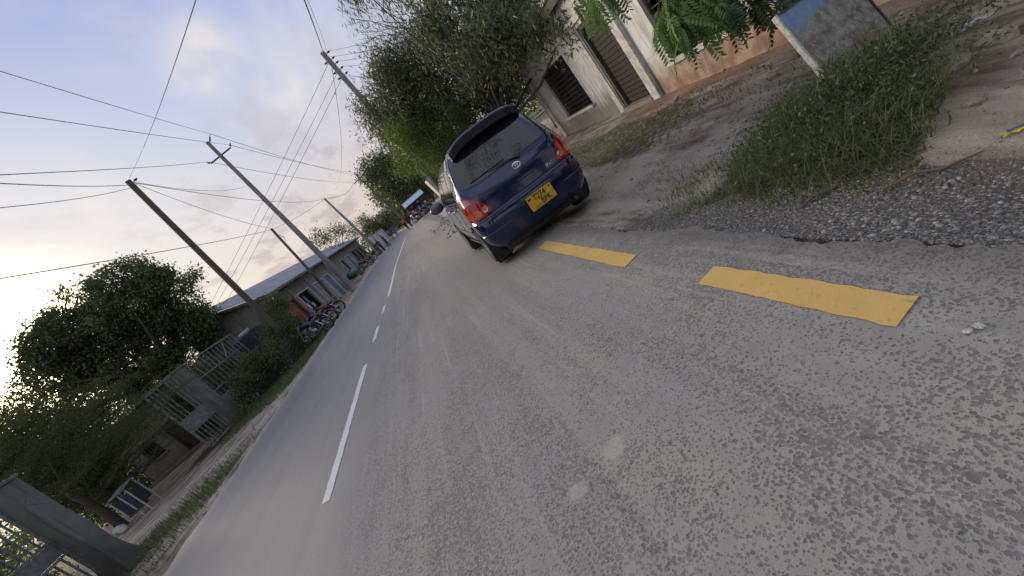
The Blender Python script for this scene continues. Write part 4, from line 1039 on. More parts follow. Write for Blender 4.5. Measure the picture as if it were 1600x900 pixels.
wire(at(-60, 330, 9), P1t+Vector((0, 0, -.3)), .12, .012, 'lower wire from the left edge to the leaning wooden pole')
wire(P1t+Vector((.1, 0, -.25)), P3t, .35, .014, 'wire between the leaning wooden pole and the short one')
wire(P1t+Vector((.1, 0, -.2)), P4t, .8, .018, 'long wire from the leaning wooden pole to the pale far pole')
wire(P1t+Vector((.1, 0, -.15)), P2b+D2*.74, .5, .012, 'slack wire from the leaning wooden pole to the tall grey pole')
wire(at(-60, 445, 9), P3t+Vector((0, 0, -.1)), .10, .016, 'lowest wire running from the left edge to the short wooden pole')
wire(P3t+Vector((0, 0, -.1)), P4t, .2, .018, 'wire from the short wooden pole to the pale far pole')
wire(at(325, -60, 8), P1t, .1, .011, 'thin drop wire falling from overhead to the leaning wooden pole')
wire(at(452, -60, 8), P6t+Vector((0, 0, -.05)), .05, .028, 'thick black cable dropping from overhead to the pole in the trees')
wire(at(472, -20, 9), P6t+Vector((.15, 0, -.1)), .1, .010, 'thin wire beside the thick black cable')
wire(P6t+Vector((0, 0, -.5)), P4t, 1.6, .028, 'black cable sagging from the pole in the trees to the pale far pole')
for i, (f, e) in enumerate(((.955, (318, 496)), (.90, (328, 494)), (.87, (350, 478)))):
    wire(P6b+v6*f, at(e[0], e[1], 29), .1, .012, ['leftmost', 'middle', 'rightmost'][i]+' of three straight wires slanting from the tree pole down behind the shop roof')
for i, (f, e) in enumerate(((.985, (690, 22)), (.955, (735, 32)), (.93, (760, 48)), (.90, (770, 62)))):
    wire(P6b+v6*f+Vector((.3, 0, .02)), at(e[0], e[1], 15), .15, .010, 'thin wire, number %s from the top, running from the tree pole into the leaves' % ['one', 'two', 'three', 'four'][i])
wire(at(590, -20, 10), at(745, 52, 14), .3, .012, 'looping wire crossing the sky above the tree pole')
wire(P5t+Vector((-1.2, 0, -.7)), P4t, .9, .03, 'sagging wire between the pale far pole and the farthest pole')

# ------------------------------------------------------------------ trees
def P(px, py, Y): return tuple(at(px, py, Y))
TG = 'roadside trees behind the blue car'
# weeping trees on the right; crown set as blobs
tree('weeping_tree', (4.3, 15.5, gz(4.3, 15.5)),
     [(P(700, 55, 15), (1.5, 1.8, 1.3)), (P(790, 20, 15), (1.6, 1.8, 1.5)), (P(740, 120, 16), (1.7, 2.0, 1.3)), (P(810, 80, 16.0), (1.1, 1.3, 1.0)), (P(770, 130, 17), (1.3, 1.3, 1.1)), (P(660, 20, 15.5), (1.0, 1.2, .7)), (P(870, 30, 14), (1.2, 1.4, .9)), (P(800, 60, 12.5), (.9, .8, .7)), (P(850, 48, 11), (.6, .6, .45)), (P(885, 20, 10.6), (.7, .7, .5)), (P(760, 70, 13), (1.2, 1.1, .9))],
     'large weeping tree with narrow drooping leaves right behind the blue car', 'tree', TG, 400, 80, .22, .21, .050, M['leaf_olive'], .17, .9, 16, twigs=150, flat=1.5)
tree('weeping_tree', (2.9, 19.5, gz(2.9, 19.5)),
     [(P(640, 160, 18), (1.5, 1.6, 1.3)), (P(690, 200, 18), (1.6, 1.6, 1.5)), (P(620, 115, 18), (1.3, 1.4, .9)), (P(600, 195, 19), (.8, 1.0, .7)), (P(655, 95, 17.5), (1.3, 1.2, .9)), (P(570, 172, 19), (.5, .6, .35))],
     'weeping tree wrapped around the stout pole, its thin sprays against the sky', 'tree', TG, 330, 75, .22, .20, .046, M['leaf_olive'], .13, .9, 12, twigs=120, flat=1.5)
tree('leafy_tree', (3.2, 23.5, gz(3.2, 23.5)),
     [(P(655, 225, 16.6), (.85, .6, .7)), (P(685, 235, 16.4), (.8, .6, .7)), (P(632, 205, 17), (.6, .6, .5)), (P(715, 190, 15.6), (.5, .5, .4)), (P(690, 240, 22), (1.4, 1.3, 1.4)), (P(635, 255, 23), (.7, .9, .6)), (P(610, 215, 23), (.7, .8, .5)), (P(672, 258, 23.5), (.6, .7, .5))],
     'brighter green tree low beside the left flank of the blue car', 'tree', TG, 230, 80, .2, .16, .045, M['leaf_bright'], .12, .8, 8, twigs=50, flat=1.3)
# airy sprays of the weeping tree against the sky
def sprays(name, base, tips, label):
    mb = MB(); cen = []; dr = []; root = empty(name, base, label, 'tree', TG); B = Vector(base)
    for (p, q_) in tips:
        p = Vector(p); q_ = Vector(q_); m = p.lerp(q_, .5)+Vector((0, 0, .25)); pts = [p, p.lerp(m, .6), m, q_.lerp(m, .4), q_]
        mb.tube([x-B for x in pts], [.018, .012, .009, .006, .003], 4, cap=False)
        for k in range(46):
            t = random.uniform(.15, 1); x = p.lerp(q_, t)+Vector((0, 0, .25*4*t*(1-t)*.6)); off = Vector((random.gauss(0, .12), random.gauss(0, .12), random.gauss(-.14, .12)))
            cen.append(x+off-B); dr.append((random.gauss(0, .5), random.gauss(0, .4), -1))
    n = len(cen); me = leaf_mesh('crown', np.array([tuple(c) for c in cen]), np.array(dr), unit(n), RNG.uniform(.13, .24, n), RNG.uniform(.016, .028, n), RNG.uniform(.1, .7, n))
    link('crown', me, M['leaf_olive'], root); mb.tube([(0, 0, -.1), (0.05, 0, 2.2), tuple((Vector(tips[0][0])-B)*.55+Vector((0, 0, .9))), tuple(Vector(tips[0][0])-B)], [.05, .035, .022, .012], 7); mb.build('trunk', M['bark'], root, smooth=60)
tips = []
for i in range(40):
    s = (random.uniform(620, 720), random.uniform(25, 150)); L = random.uniform(40, 105); a = random.uniform(2.5, 3.9)
    tips.append((P(*s, 17), P(s[0]+L*math.cos(a), s[1]-L*math.sin(a)*.55, 17)))
sprays('weeping_tree', (2.7, 17.2, gz(2.7, 17.2)), tips, 'thin airy sapling whose bare sprays reach left across the wires')
# overhead branches poking in at the top edge
def branch_tree():
    """the tree that stands right of the camera and hangs its feathery leaves into the top of the picture"""
    base = (5.2, 1.2, gz(5.2, 1.2)-.05); r = empty('acacia_tree', base, 'feathery leaved tree whose bright compound leaves hang in at the top right', 'tree'); B = Vector(base)
    # trunk outside the picture, limbs reaching over
    mb = MB(); top = Vector((4.9, 1.4, 3.6))
    mb.tube([B-B, Vector((.05, .02, 1.5)), top-B], [.19, .15, .12], 10)
    hubs = [at(1075, -40, 5.0), at(1150, -45, 4.8), at(1010, -35, 5.4), at(1205, -50, 4.6), at(930, -30, 6.0), at(1110, -20, 5.0)]
    for h in hubs: mb.tube([top-B, (top-B).lerp(h-B, .5)+Vector((0, 0, .5)), h-B], [.07, .04, .015], 7)
    def leaf_geo(L, n, droop, lw):
        """one compound leaf: rachis along +x with paired leaflets"""
        m = MB(); pts = [Vector((L*t, 0, -droop*L*t*t)) for t in np.linspace(0, 1, 6)]; m.tube(pts, [.0035, .003, .0028, .0025, .002, .001], 4, cap=False)
        for i in range(n):
            t = .16+.84*i/(n-1); c = Vector((L*t, 0, -droop*L*t*t)); ll = lw*(1-.35*abs(t-.45)*1.3)
            for sy in (-1, 1):
                a = math.radians(random.uniform(48, 66)); d = Vector((math.cos(a), sy*math.sin(a), -.28+random.uniform(-.12, .12))); s = Vector((-d.y, d.x, 0)).normalized()*ll*.19; e = c+d*ll
                mid1 = c.lerp(e, .35); mid2 = c.lerp(e, .75)
                m.add([c, mid1+s, mid2+s*.9, e, mid2-s*.9, mid1-s, mid1-Vector((0, 0, .004)), mid2-Vector((0, 0, .004))], [(0, 1, 6), (1, 2, 7, 6), (2, 3, 7), (0, 6, 5), (6, 7, 4, 5), (7, 3, 4)])
        return m.mesh('leaf')
    protos = [leaf_geo(random.uniform(.30, .44), random.choice((9, 11, 12)), random.uniform(.25, .6), random.uniform(.08, .105)) for _ in range(6)]
    mats = [mat_leaf_flat('leaflet_light', (.13, .23, .055)), mat_leaf_flat('leaflet_mid', (.08, .15, .045)), mat_leaf_flat('leaflet_deep', (.03, .055, .026))]
    geo = []
    for p_ in protos:
        row = []
        for mt in mats: me = p_.copy(); me.materials.append(mt); row.append(me)
        geo.append(row)
    def put(p, yaw, pitch, roll, tone, sc=1):
        o = bpy.data.objects.new('leaf', random.choice(geo)[tone]); C.objects.link(o); o.parent = r; o.location = p-B; o.rotation_euler = (roll, pitch, yaw); o.scale = (sc,)*3
    stems = [  # px,py start, end, depth, tone, n
        ((1035, -20), (1050, 42), 4.6, 0, 15), ((1060, -20), (1062, 60), 4.5, 0, 16), ((1085, -25), (1092, 30), 4.5, 0, 15), ((1110, -25), (1118, 25), 4.4, 0, 14), ((1135, -25), (1135, 12), 4.3, 1, 10),
        ((1165, -25), (1160, 15), 4.2, 2, 9), ((1190, -30), (1175, 5), 4.2, 2, 8), ((1225, -35), (1215, -3), 3.8, 2, 6), ((1030, 0), (1022, 45), 4.9, 0, 9),
        ((925, -25), (916, 15), 5.6, 0, 7), ((905, -25), (893, 12), 6.0, 1, 6), ((950, -25), (940, -5), 5.4, 1, 6)]
    for (s, e, Y, tone, n) in stems:
        a = at(*s, Y); b = at(*e, Y-.15); mb.tube([a-B, (a-B).lerp(b-B, .5)+Vector((.02, 0, 0)), b-B], [.009, .006, .003], 5, cap=False)
        h = min(hubs, key=lambda q: (q-a).length); mb.tube([h-B, a-B], [.012, .009], 5, cap=False)
        for k in range(n):
            t = k/(n-1); p = a.lerp(b, t); put(p, random.uniform(-3.14, 3.14), random.uniform(.45, 1.15), random.uniform(-.4, .4), tone if random.random() < .8 else min(2, tone+1), random.uniform(.75, 1.05))
    mb.build('trunk', M['bark'], r, smooth=60)
    # the rest of its crown, above and behind the camera, as one mass of leaves
    cl = crown_pts([((5.2, 1.4, 5.9), (1.7, 1.6, .9)), ((2.6, 3.6, 6.6), (1.5, 1.3, .7)), ((1.4, 3.0, 7.0), (1.0, .9, .5))], 60); n = len(cl)*70
    cen = np.repeat(cl, 70, 0)+RNG.normal(size=(n, 3))*.25
    link('crown', leaf_mesh('crown', cen-np.array(base), unit(n)+np.array([0, 0, -.4]), unit(n), RNG.uniform(.08, .16, n), RNG.uniform(.03, .05, n), RNG.uniform(0, 1, n)), M['leaf_bright'], r)
def mat_leaf_flat(name, c):
    t = NT(name); v = t.objc(); col = t.mix(t.noise(v, 14, 3, .5), tuple(k*.65 for k in c), tuple(min(1, k*1.45) for k in c)); t.set(col=col, rough=.45, spec=.4)
    tr = t.n('ShaderNodeBsdfTranslucent'); t.val(tr.inputs[0], t.mix(.4, col, (.2, .3, .04))); m = t.n('ShaderNodeMixShader'); m.inputs[0].default_value = .35
    t.link(t.b.outputs[0], m.inputs[1]); t.link(tr.outputs[0], m.inputs[2]); t.link(m.outputs[0], t.out.inputs[0]); return t.m
branch_tree()
# pods and leaf tips at the top edge against the sky
tips = []
for c in ((548, -28), (612, -26), (640, -30), (565, -34)):
    for k in range(5): tips.append((P(c[0]+random.uniform(-14, 14), c[1]-10, 11), P(c[0]+random.uniform(-25, 20), c[1]+random.uniform(25, 60), 11)))
sprays('overhanging_tree', (4.9, 14.9, gz(4.9, 14.9)), tips, 'leaf tips of an overhanging branch at the top edge of the sky')
# far trees
tree('far_tree', (-.2, 80, float(hz(80))), [(P(600, 270, 79), (4.2, 3, 3.4)), (P(580, 262, 79), (2.4, 3, 2.2)), (P(625, 285, 78), (4.5, 3.5, 3.5)), (P(645, 300, 80), (4.5, 3.5, 3.5)), (P(600, 300, 82), (2.6, 3, 2.4)), (P(615, 255, 80), (3, 3, 2.6))],
     'dark round tree beyond the bend where the road disappears', 'tree', 'distant trees beyond the bend', 230, 60, .7, .42, .26, M['leaf_dark'], .4, .2, 10, twigs=30)
tree('far_tree', (7.5, 76, float(hz(76))), [(P(655, 280, 76), (4.5, 3, 3.5)), (P(680, 265, 76), (5, 3, 5)), (P(690, 240, 76), (5, 3, 5))],
     'bushy tree behind the roadside kiosk', 'tree', 'distant trees beyond the bend', 170, 55, .7, .42, .24, M['leaf_dark'], .35, .2, 8, twigs=20)
tree('far_tree', (-7, 92, float(hz(92))), [(P(588, 356, 92), (3.2, 3, 2.2)), (P(598, 346, 92), (2.6, 3, 2.0)), (P(605, 362, 92), (2.2, 2, 1.5)), (P(575, 352, 92), (1.8, 2, 2.6))],
     'grey green tree behind the people on the left verge', 'tree', 'distant trees beyond the bend', 120, 55, .55, .36, .2, M['leaf_olive'], .25, .2, 8, twigs=20)
tree('far_tree', (-3.0, 100, float(hz(100))), [(P(622, 345, 100), (4, 3, 2.5)), (P(612, 335, 100), (3, 3, 2.5)), (P(632, 338, 100), (3, 3, 2.2))],
     'olive bush closing the view past the side road', 'tree', 'distant trees beyond the bend', 120, 55, .6, .36, .2, M['leaf_olive'], .25, .2, 6, twigs=10)
tree('far_tree', (-11.5, 62, float(hz(62))), [(P(500, 372, 60), (1.6, 1.6, 1.3)), (P(520, 362, 62), (1.6, 1.5, 1.1)), (P(545, 360, 66), (1.8, 1.6, 1.2))],
     'thin tree showing over the shop roof', 'tree', 'distant trees beyond the bend', 60, 42, .42, .25, .13, M['leaf_olive'], .18, .1, 8, twigs=25)
# big tree over the yard, left
tree('broad_tree', (-14.6, 24.6, gz(-14.6, 24.6)),
     [(P(190, 480, 24), (2.6, 2.2, 2.0)), (P(250, 470, 24), (2.0, 2.0, 1.4)), (P(120, 530, 24), (2.4, 2.2, 2.0)), (P(200, 555, 24.5), (2.6, 2.2, 2.2)), (P(275, 530, 24), (1.7, 1.7, 1.6)), (P(90, 580, 24), (2.0, 1.8, 1.2)), (P(250, 600, 25), (1.8, 1.8, 1.6)), (P(150, 610, 25), (2.0, 2.0, 1.4)), (P(310, 500, 24.5), (.8, 1, .8)), (P(75, 545, 24), (1.3, 1.3, 1.0)), (P(235, 440, 24), (1.0, 1, .7))],
     'broad dark tree rising over the yard on the left', 'tree', None, 620, 120, .23, .17, .10, M['leaf_dark'], .3, .15, 18, twigs=90)
# feathery layered tree, lower left
def feather_tree():
    base = (-14.2, 15.2, gz(-14.2, 15.2)); r = empty('feathery_tree', base, 'feathery low tree with slanting fronds at the lower left edge', 'tree'); B = Vector(base)
    mb = MB(); fork = Vector((-14.0, 15.0, 2.0)); mb.tube([(0, 0, -.1), (.1, 0, 1), fork-B], [.17, .13, .11], 9)
    cen = []; dirs = []
    for i in range(190):
        c = at(random.uniform(-60, 275), random.uniform(600, 765), random.uniform(13, 17.5))
        if (c.z < .9): continue
        pxd = Vector((1, random.uniform(-.4, .4), random.uniform(.05, .30))).normalized(); L = random.uniform(.9, 1.9)
        a = c-pxd*L/2; b = c+pxd*L/2-Vector((0, 0, .12)); m = (a+b)/2+Vector((0, 0, .12)); mb.tube([fork-B if i % 60 == 0 else a-B, a-B, m-B, b-B], [.02 if i % 60 == 0 else .008, .012, .008, .003], 4, cap=False)
        k = 230; t = np.array([random.random() for _ in range(k)])
        for tt in t:
            x = a.lerp(b, tt); cen.append((x.x+random.gauss(0, .05)-B.x, x.y+random.gauss(0, .17)-B.y, x.z+.12*4*tt*(1-tt)+random.gauss(0, .045)-B.z)); dirs.append((random.gauss(.5, .5), random.gauss(0, .8), random.gauss(0, .25)))
    n = len(cen); link('crown', leaf_mesh('crown', np.array(cen), np.array(dirs), unit(n)*.3+np.array([0, 0, 1]), RNG.uniform(.05, .10, n), RNG.uniform(.018, .03, n), RNG.uniform(0, .8, n)), M['leaf_fern'], r)
    mb.build('trunk', M['bark'], r, smooth=60)
feather_tree()
tree('yard_bush', (-15.8, 18.0, gz(-15.8, 18)), [(P(60, 700, 17), (1.6, 1.4, .9)), (P(130, 725, 17), (1.4, 1.2, .8)), (P(160, 690, 18), (1.4, 1.3, .9)), (P(10, 690, 17), (1.4, 1.3, .9)), (P(110, 770, 17), (1.3, 1.0, .7)), (P(150, 760, 17.5), (.9, .9, .6)), (P(60, 760, 17), (1.3, 1.0, .8)), (P(180, 735, 18), (.7, .8, .6))], 'dark bush under the feathery tree behind the yard pillar', 'bush', None, 260, 80, .26, .12, .06, M['leaf_dark'], .08, .1, 6, twigs=20)
tree('yard_bush', (-9.9, 6.2, gz(-9.9, 6.2)), [((-9.9, 7.4, 1.0), (.6, 1.0, .9)), ((-10.1, 8.4, .8), (.6, .6, .7)), ((-10.4, 7.2, 1.9), (.8, 1.0, .9)), ((-10.6, 8.3, 1.5), (.6, .7, .8)), ((-10.0, 6.2, 1.4), (.6, .8, .9)), ((-11.5, 8.0, .8), (1.0, .8, .9)), ((-11.2, 9.2, .6), (.8, .5, .6)), ((-12.2, 8.6, 1.4), (1.0, .8, .9)), ((-10.3, 7.6, .5), (.7, 1.2, .6))], 'shrub growing behind the narrow iron side gate', 'bush', None, 290, 60, .16, .10, .05, M['leaf_dark'], .04, .1, 4, twigs=12)
tree('yard_tree', (-22.5, 25.0, gz(-22.5, 25)), [(P(40, 740, 24), (2.6, 2.2, 1.7)), (P(120, 750, 24), (2.4, 2, 1.5)), (P(100, 690, 25), (2.4, 2, 1.4)), (P(180, 680, 25), (1.8, 2, 1.4)), (P(0, 690, 24), (2.4, 2, 1.4)), (P(200, 720, 24), (1.4, 1.4, 1.0)), (P(150, 785, 22), (1.3, 1.2, .9)), (P(195, 765, 22), (1.2, 1.2, .9)), (P(235, 745, 23), (.9, 1.0, .7))], 'dark tree filling the gap behind the blue stall', 'tree', None, 260, 80, .4, .2, .12, M['leaf_dark'], .16, .1, 10, twigs=30)
tree('yard_bush', (-11.6, 19.6, gz(-11.6, 19.6)), [((-11.2, 18.2, 1.4), (.7, 1.0, 1.2)), ((-11.3, 19.8, 1.6), (.8, 1.0, 1.3)), ((-11.4, 21.2, 1.5), (.7, .9, 1.1)), ((-11.0, 17.0, 1.3), (.6, .8, 1.1))], 'dark bush growing behind the iron fence grille', 'bush', None, 170, 80, .2, .12, .06, M['leaf_dark'], .05, .1, 8, twigs=20)
# hedge round the wooden pole
tree('roadside_hedge', (-8.8, 20.2, gz(-8.8, 20.2)), [(P(440, 510, 21.5), (.8, 1.0, .7)), (P(420, 560, 19.5), (.8, 1.0, .75)), (P(385, 600, 18), (.6, .8, .5)), (P(470, 545, 21.5), (.6, .8, .45)), (P(425, 482, 23), (.6, .8, .55)), (P(400, 640, 16.5), (.45, .6, .4)), (P(460, 575, 19.5), (.6, .8, .5)), (P(400, 575, 19), (.7, .8, .6))],
     'thick leafy hedge round the foot of the leaning wooden pole', 'hedge', None, 240, 80, .18, .11, .05, M['leaf_dark'], .05, .1, 14, twigs=60)
tree('weedy_shrub', (-7.8, 24.2, gz(-7.8, 24.2)), [(P(438, 474, 24), (.4, .5, .45)), (P(455, 505, 22.5), (.4, .5, .35))], 'grey green shrub beside the nearest motorcycle', 'bush', None, 34, 60, .15, .10, .04, M['leaf_olive'], .03, .2, 6, twigs=14)

# ------------------------------------------------------------------ grass, stones
def scatter(n, fx, fy, mask):
    x = RNG.uniform(*fx, n); y = RNG.uniform(*fy, n); k = mask(x, y) > RNG.uniform(0, 1, n); return x[k], y[k]
x, y = scatter(26000, (1.9, 4.3), (1.3, 3.9), lambda x, y: np.clip(1.15-((x-2.75-.10*(y-2.4))/.66)**2-((y-2.55)/.85)**2, 0, 1)*(x > 2.05+.08*np.sin(y*9))*(x < 1.52*y-.05+.1*np.sin(y*14)))
blades('tall_grass', on_ground(x, y, -.01), .17, .0075, .95, M['grass'], 'long green grass clump by the leaning signboard')
x, y = scatter(2600, (2.2, 4.2), (1.9, 3.4), lambda x, y: np.clip(1-((x-3.2)/.65)**2-((y-2.7)/.5)**2, 0, 1))
blades('tall_grass', on_ground(x, y, -.01), .36, .012, .8, M['grass'], 'rank grass shoots under the signboard')
x, y = scatter(9000, (1.65, 4.6), (1.4, 5.2), lambda x, y: np.clip(.9-np.abs((x-2.15-.12*y)/.45)**2, 0, 1)*.8*(y > 1.7))
blades('dry_grass', on_ground(x, y, -.005), .075, .005, 1.1, M['drygrass'], 'dry straw edging the grass clump')
x, y = scatter(30000, (2.6, 6.2), (4, 24), lambda x, y: np.clip(1-np.abs((x-4.35)/.85)**2, 0, 1)*np.clip(.35+.8*wob(x, y, 1.9), 0, 1))
blades('short_grass', on_ground(x, y, -.005), .075, .012, .9, M['grass'], 'short patchy grass between the track and the house')
x, y = scatter(16000, (-9.6, -6.25), (6.5, 24), lambda x, y: np.clip(.75*np.exp(-((y-9.2)/1.5)**2)+1.0*(y > 14), 0, 1)*np.clip((-x-6.2)/.4, 0, 1))
blades('verge_grass', on_ground(x, y, -.01), .17, .014, .9, M['grass'], 'green grass on the left verge')
x, y = scatter(15000, (1.85, 4.4), (1.5, 5.0), lambda x, y: np.clip(1.3-((x-2.7)/.95)**2-((y-3.0)/1.25)**2, 0, 1)*np.clip(.15+1.1*wob(x, y, 5.0), 0, 1))
blades('stray_grass', on_ground(x, y, -.005), .10, .0065, 1.1, M['grass'], 'thin stray tufts thinning out round the grass clump')
x, y = scatter(4000, (2.0, 3.8), (1.6, 3.6), lambda x, y: np.clip(1.0-((x-2.7)/.8)**2-((y-2.5)/.8)**2, 0, 1)*(x < 1.6*y))
blades('dead_stems', on_ground(x, y, 0), .20, .004, 1.3, M['drygrass'], 'dead straw stems standing through the grass clump')
# small leafy weeds in the clump
n = 14000; g = RNG.normal(size=(n, 3))*np.array([.36, .34, .09])+np.array([3.15, 2.72, 0]); g[:, 2] = ground(g[:, 0], g[:, 1])+.04+np.abs(g[:, 2]); 
o = link('weeds', leaf_mesh('weeds', g, unit(n), unit(n)+np.array([0, 0, 1.2]), RNG.uniform(.02, .05, n), RNG.uniform(.010, .022, n), RNG.uniform(0, 1, n)), M['leaf_dark']); tag(o, 'small leafy weeds among the tall grass', kind='stuff')
def mat_clod_():
    t = NT('earth_clod'); a = t.attr('tint'); t.set(col=t.mix(a, (.13, .10, .078), (.52, .46, .39)), rough=.95, spec=.2); return t.m
mat_clod = mat_clod_()
def stone_mesh(name, pts, size, mat, label, flat=.55):
    ico = bmesh.new(); bmesh.ops.create_icosphere(ico, subdivisions=1, radius=1); V = np.array([v.co[:] for v in ico.verts]); Fc = np.array([[v.index for v in f.verts] for f in ico.faces]); ico.free()
    n = len(pts); pts = pts-np.array([0, 0, .25])*size[:, None]; sc = size[:, None, None]*RNG.uniform(.55, 1.15, (n, 1, 3))*np.array([1, 1, flat]); az = RNG.uniform(0, 6.28, n); c, s = np.cos(az), np.sin(az)
    W = V[None]*sc*RNG.uniform(.8, 1.2, (n, len(V), 1)); X = W[..., 0]*c[:, None]-W[..., 1]*s[:, None]; Y = W[..., 0]*s[:, None]+W[..., 1]*c[:, None]
    tl = RNG.normal(0, .3, n)[:, None]; co = np.stack([X, Y, W[..., 2]+X*tl], -1)+pts[:, None]
    f = (Fc[None]+(np.arange(n)*len(V))[:, None, None]).reshape(-1, 3)
    o = link(name, raw_mesh(name, co.reshape(-1, 3), f, np.repeat(RNG.beta(1.2, 3.2, n), len(V))), mat); tag(o, label, kind='stuff'); return o
def mat_stone():
    t = NT('gravel_stone'); a = t.attr('tint'); p = t.pos(); c = t.mix(a, (.105, .103, .10), (.42, .405, .385)); c = t.mix(t.ss(t.noise(p, 60, 4, .6), .5, .7, 0, .5), c, (.22, .19, .16)); t.set(col=c, rough=.85); return t.m
M['stone'] = mat_stone()
x, y = scatter(48000, (1.55, 2.6), (.5, 4.6), lambda x, y: np.clip(1.0-np.clip((x-1.95)/.6, 0, 2), 0, 1)**1.3*np.clip((4.8-y)/2, 0, 1))
stone_mesh('gravel', on_ground(x, y, .0), RNG.gamma(1.5, .0027, len(x))+.0020, M['stone'], 'dark grey gravel along the asphalt edge')
x, y = scatter(34000, (1.9, 5.8), (.9, 13), lambda x, y: np.clip(.35+.5*wob(x, y, 2.6), .05, 1))
stone_mesh('loose_stones', on_ground(x, y, 0), RNG.gamma(1.5, .0065, len(x))*(.6+.09*y)+.003, mat_clod, 'small earthy stones strewn over the bare dirt')
x, y = scatter(1500, (-8.5, -6.1), (7, 14.5), lambda x, y: .6+0*x)
stone_mesh('verge_stones', on_ground(x, y, 0), RNG.gamma(1.8, .009, len(x))+.005, simple('pale_stone', (.34, .30, .25), .9, var=.35), 'pale rubble on the left verge')
def rock(sx, sy, sz, seed):
    bm = bmesh.new(); bmesh.ops.create_icosphere(bm, subdivisions=2, radius=1); rr = random.Random(seed)
    for v in bm.verts: v.co = Vector((v.co.x*sx, v.co.y*sy, v.co.z*sz))*(1+rr.uniform(-.16, .16))
    me = bpy.data.meshes.new('stone'); bm.to_mesh(me); bm.free(); return me
protos = [rock(1, .75, .5, k) for k in range(5)]
sm = [simple('rock_%d' % 0, (.25, .25, .26), .8, var=.3, scale=30), simple('rock_b', (.19, .19, .20), .85, var=.3, scale=30), simple('rock_c', (.30, .275, .24), .85, var=.3, scale=30)]
prs = []
for p_ in protos:
    for mt in sm: me = p_.copy(); me.materials.append(mt); prs.append(me)
SG = 'larger stones lying in the gravel shoulder'
for k in range(34):
    if k < 22: xx, yy = random.gauss(1.82, .09), random.gauss(1.55, .22)
    else: xx, yy = random.uniform(1.66, 2.2), random.uniform(.75, 3.2)
    o = bpy.data.objects.new('stone', random.choice(prs)); C.objects.link(o); s = random.uniform(.010, .019); o.scale = (s, s, s); o.location = (xx, yy, gz(xx, yy)+s*.12); o.rotation_euler = (random.uniform(-.3, .3), random.uniform(-.3, .3), random.uniform(0, 6))
    tag(o, 'rounded stone the size of an egg in the gravel beside the asphalt', 'stone', SG)
for (px_, py_), s, lab in (((1480, 61), .034, 'single white stone at the top of the tall grass'), ((1525, 45), .055, 'pale broken lump of rubble near the top right'), ((1545, 38), .04, 'smaller pale rubble piece near the top right corner'), ((1510, 56), .035, 'flat pale chip below the rubble lump'), ((1560, 75), .10, 'tan boulder half buried in the bank'), ((1500, 110), .09, 'brown boulder beside the upper edge of the grass'), ((1522, 155), .06, 'flat brown stone on the bare bank'), ((1592, 90), .035, 'tan stone at the right picture edge')):
    d = at(px_, py_, 2.0)-Vector((0, 0, CAM_H)); t = -CAM_H/d.z; xx, yy = d.x*t, d.y*t
    o = bpy.data.objects.new('stone', (prs[2] if 'white' in lab or 'pale' in lab else prs[5]).copy()); C.objects.link(o); o.data.materials.clear(); o.data.materials.append(simple('pale_rubble', (.50, .50, .50), .8) if 'pale' in lab or 'white' in lab else simple('tan_rock', (.27, .225, .175), .9, var=.35, scale=4))
    o.scale = (s, s, s*.8); o.location = (xx, yy, gz(xx, yy)+s*.1); o.rotation_euler = (.2, .1, xx*9); tag(o, lab, 'stone')

# ------------------------------------------------------------------ litter
def ground_at(px, py):
    d = CF + CR*((px-800)/F_PX) - CU*((py-450)/F_PX); t = -CAM_H/d.z; x, y = d.x*t, d.y*t
    for _ in range(4):
        z = gz(x, y) if x > 1.6 or x < -6.2 else 0.0; t = (z-CAM_H)/d.z; x, y = d.x*t, d.y*t
    return Vector((x, y, z))
def scrap(name, px, py, sx, sy, col, label, cat, seed, up=.012, stuff=None):
    rr = random.Random(seed); n = 6; vs = []; fs = []
    for i in range(n+1):
        for j in range(n+1):
            e = 1+rr.uniform(-.12, .12); vs.append(((i/n-.5)*sx*e, (j/n-.5)*sy*e, .008+up*rr.random()))
    for i in range(n):
        for j in range(n):
            if (i in (0, n-1) and j in (0, n-1)): continue
            a = i*(n+1)+j; fs.append((a, a+1, a+n+2, a+n+1))
    o = MB().add(vs, fs).build(name, simple('scrap_'+cat, col, .6, var=.2, scale=60), None, smooth=False); o.location = ground_at(px, py); o.rotation_euler = (0, 0, rr.uniform(0, 3)); tag(o, label, cat); return o
scrap('paper_scrap', 1530, 512, .035, .022, (.42, .42, .41), 'torn white paper scrap stuck to the asphalt by the nearest yellow dash', 'paper', 3, .006)
scrap('paper_scrap', 1513, 520, .025, .02, (.5, .5, .5), 'smaller bit of paper left of the torn scrap', 'paper', 8, .004)
w = scrap('snack_wrapper', 1589, 207, .10, .035, (.62, .60, .06), 'crumpled yellow and blue wrapper at the right picture edge', 'wrapper', 4, .02)
MB().box((.0, 0, .03), (.06, .014, .006)).build('blue_stripe', simple('wrapper_blue', (.10, .16, .38), .5), w)
o = MB().tube([(-.13, 0, .03), (.0, .01, .035), (.13, 0, .03)], [.025, .03, .02], 8).build('plastic_bottle', simple('bottle_white', (.5, .52, .5), .4), None, smooth=60); o.location = ground_at(1058, 156); o.rotation_euler = (0, 0, .5); tag(o, 'pale empty bottle lying in the grass before the doorway', 'bottle')
o = MB().tube([(-.17, 0, .01), (-.05, .02, .02), (.05, -.01, .015), (.16, .03, .01)], [.006, .009, .007, .003], 5).build('dry_stick', simple('stick', (.17, .115, .085), .8), None); o.location = ground_at(1290, 303); o.rotation_euler = (0, 0, -.4); tag(o, 'reddish dry stick at the grass edge nearest the gravel', 'stick')
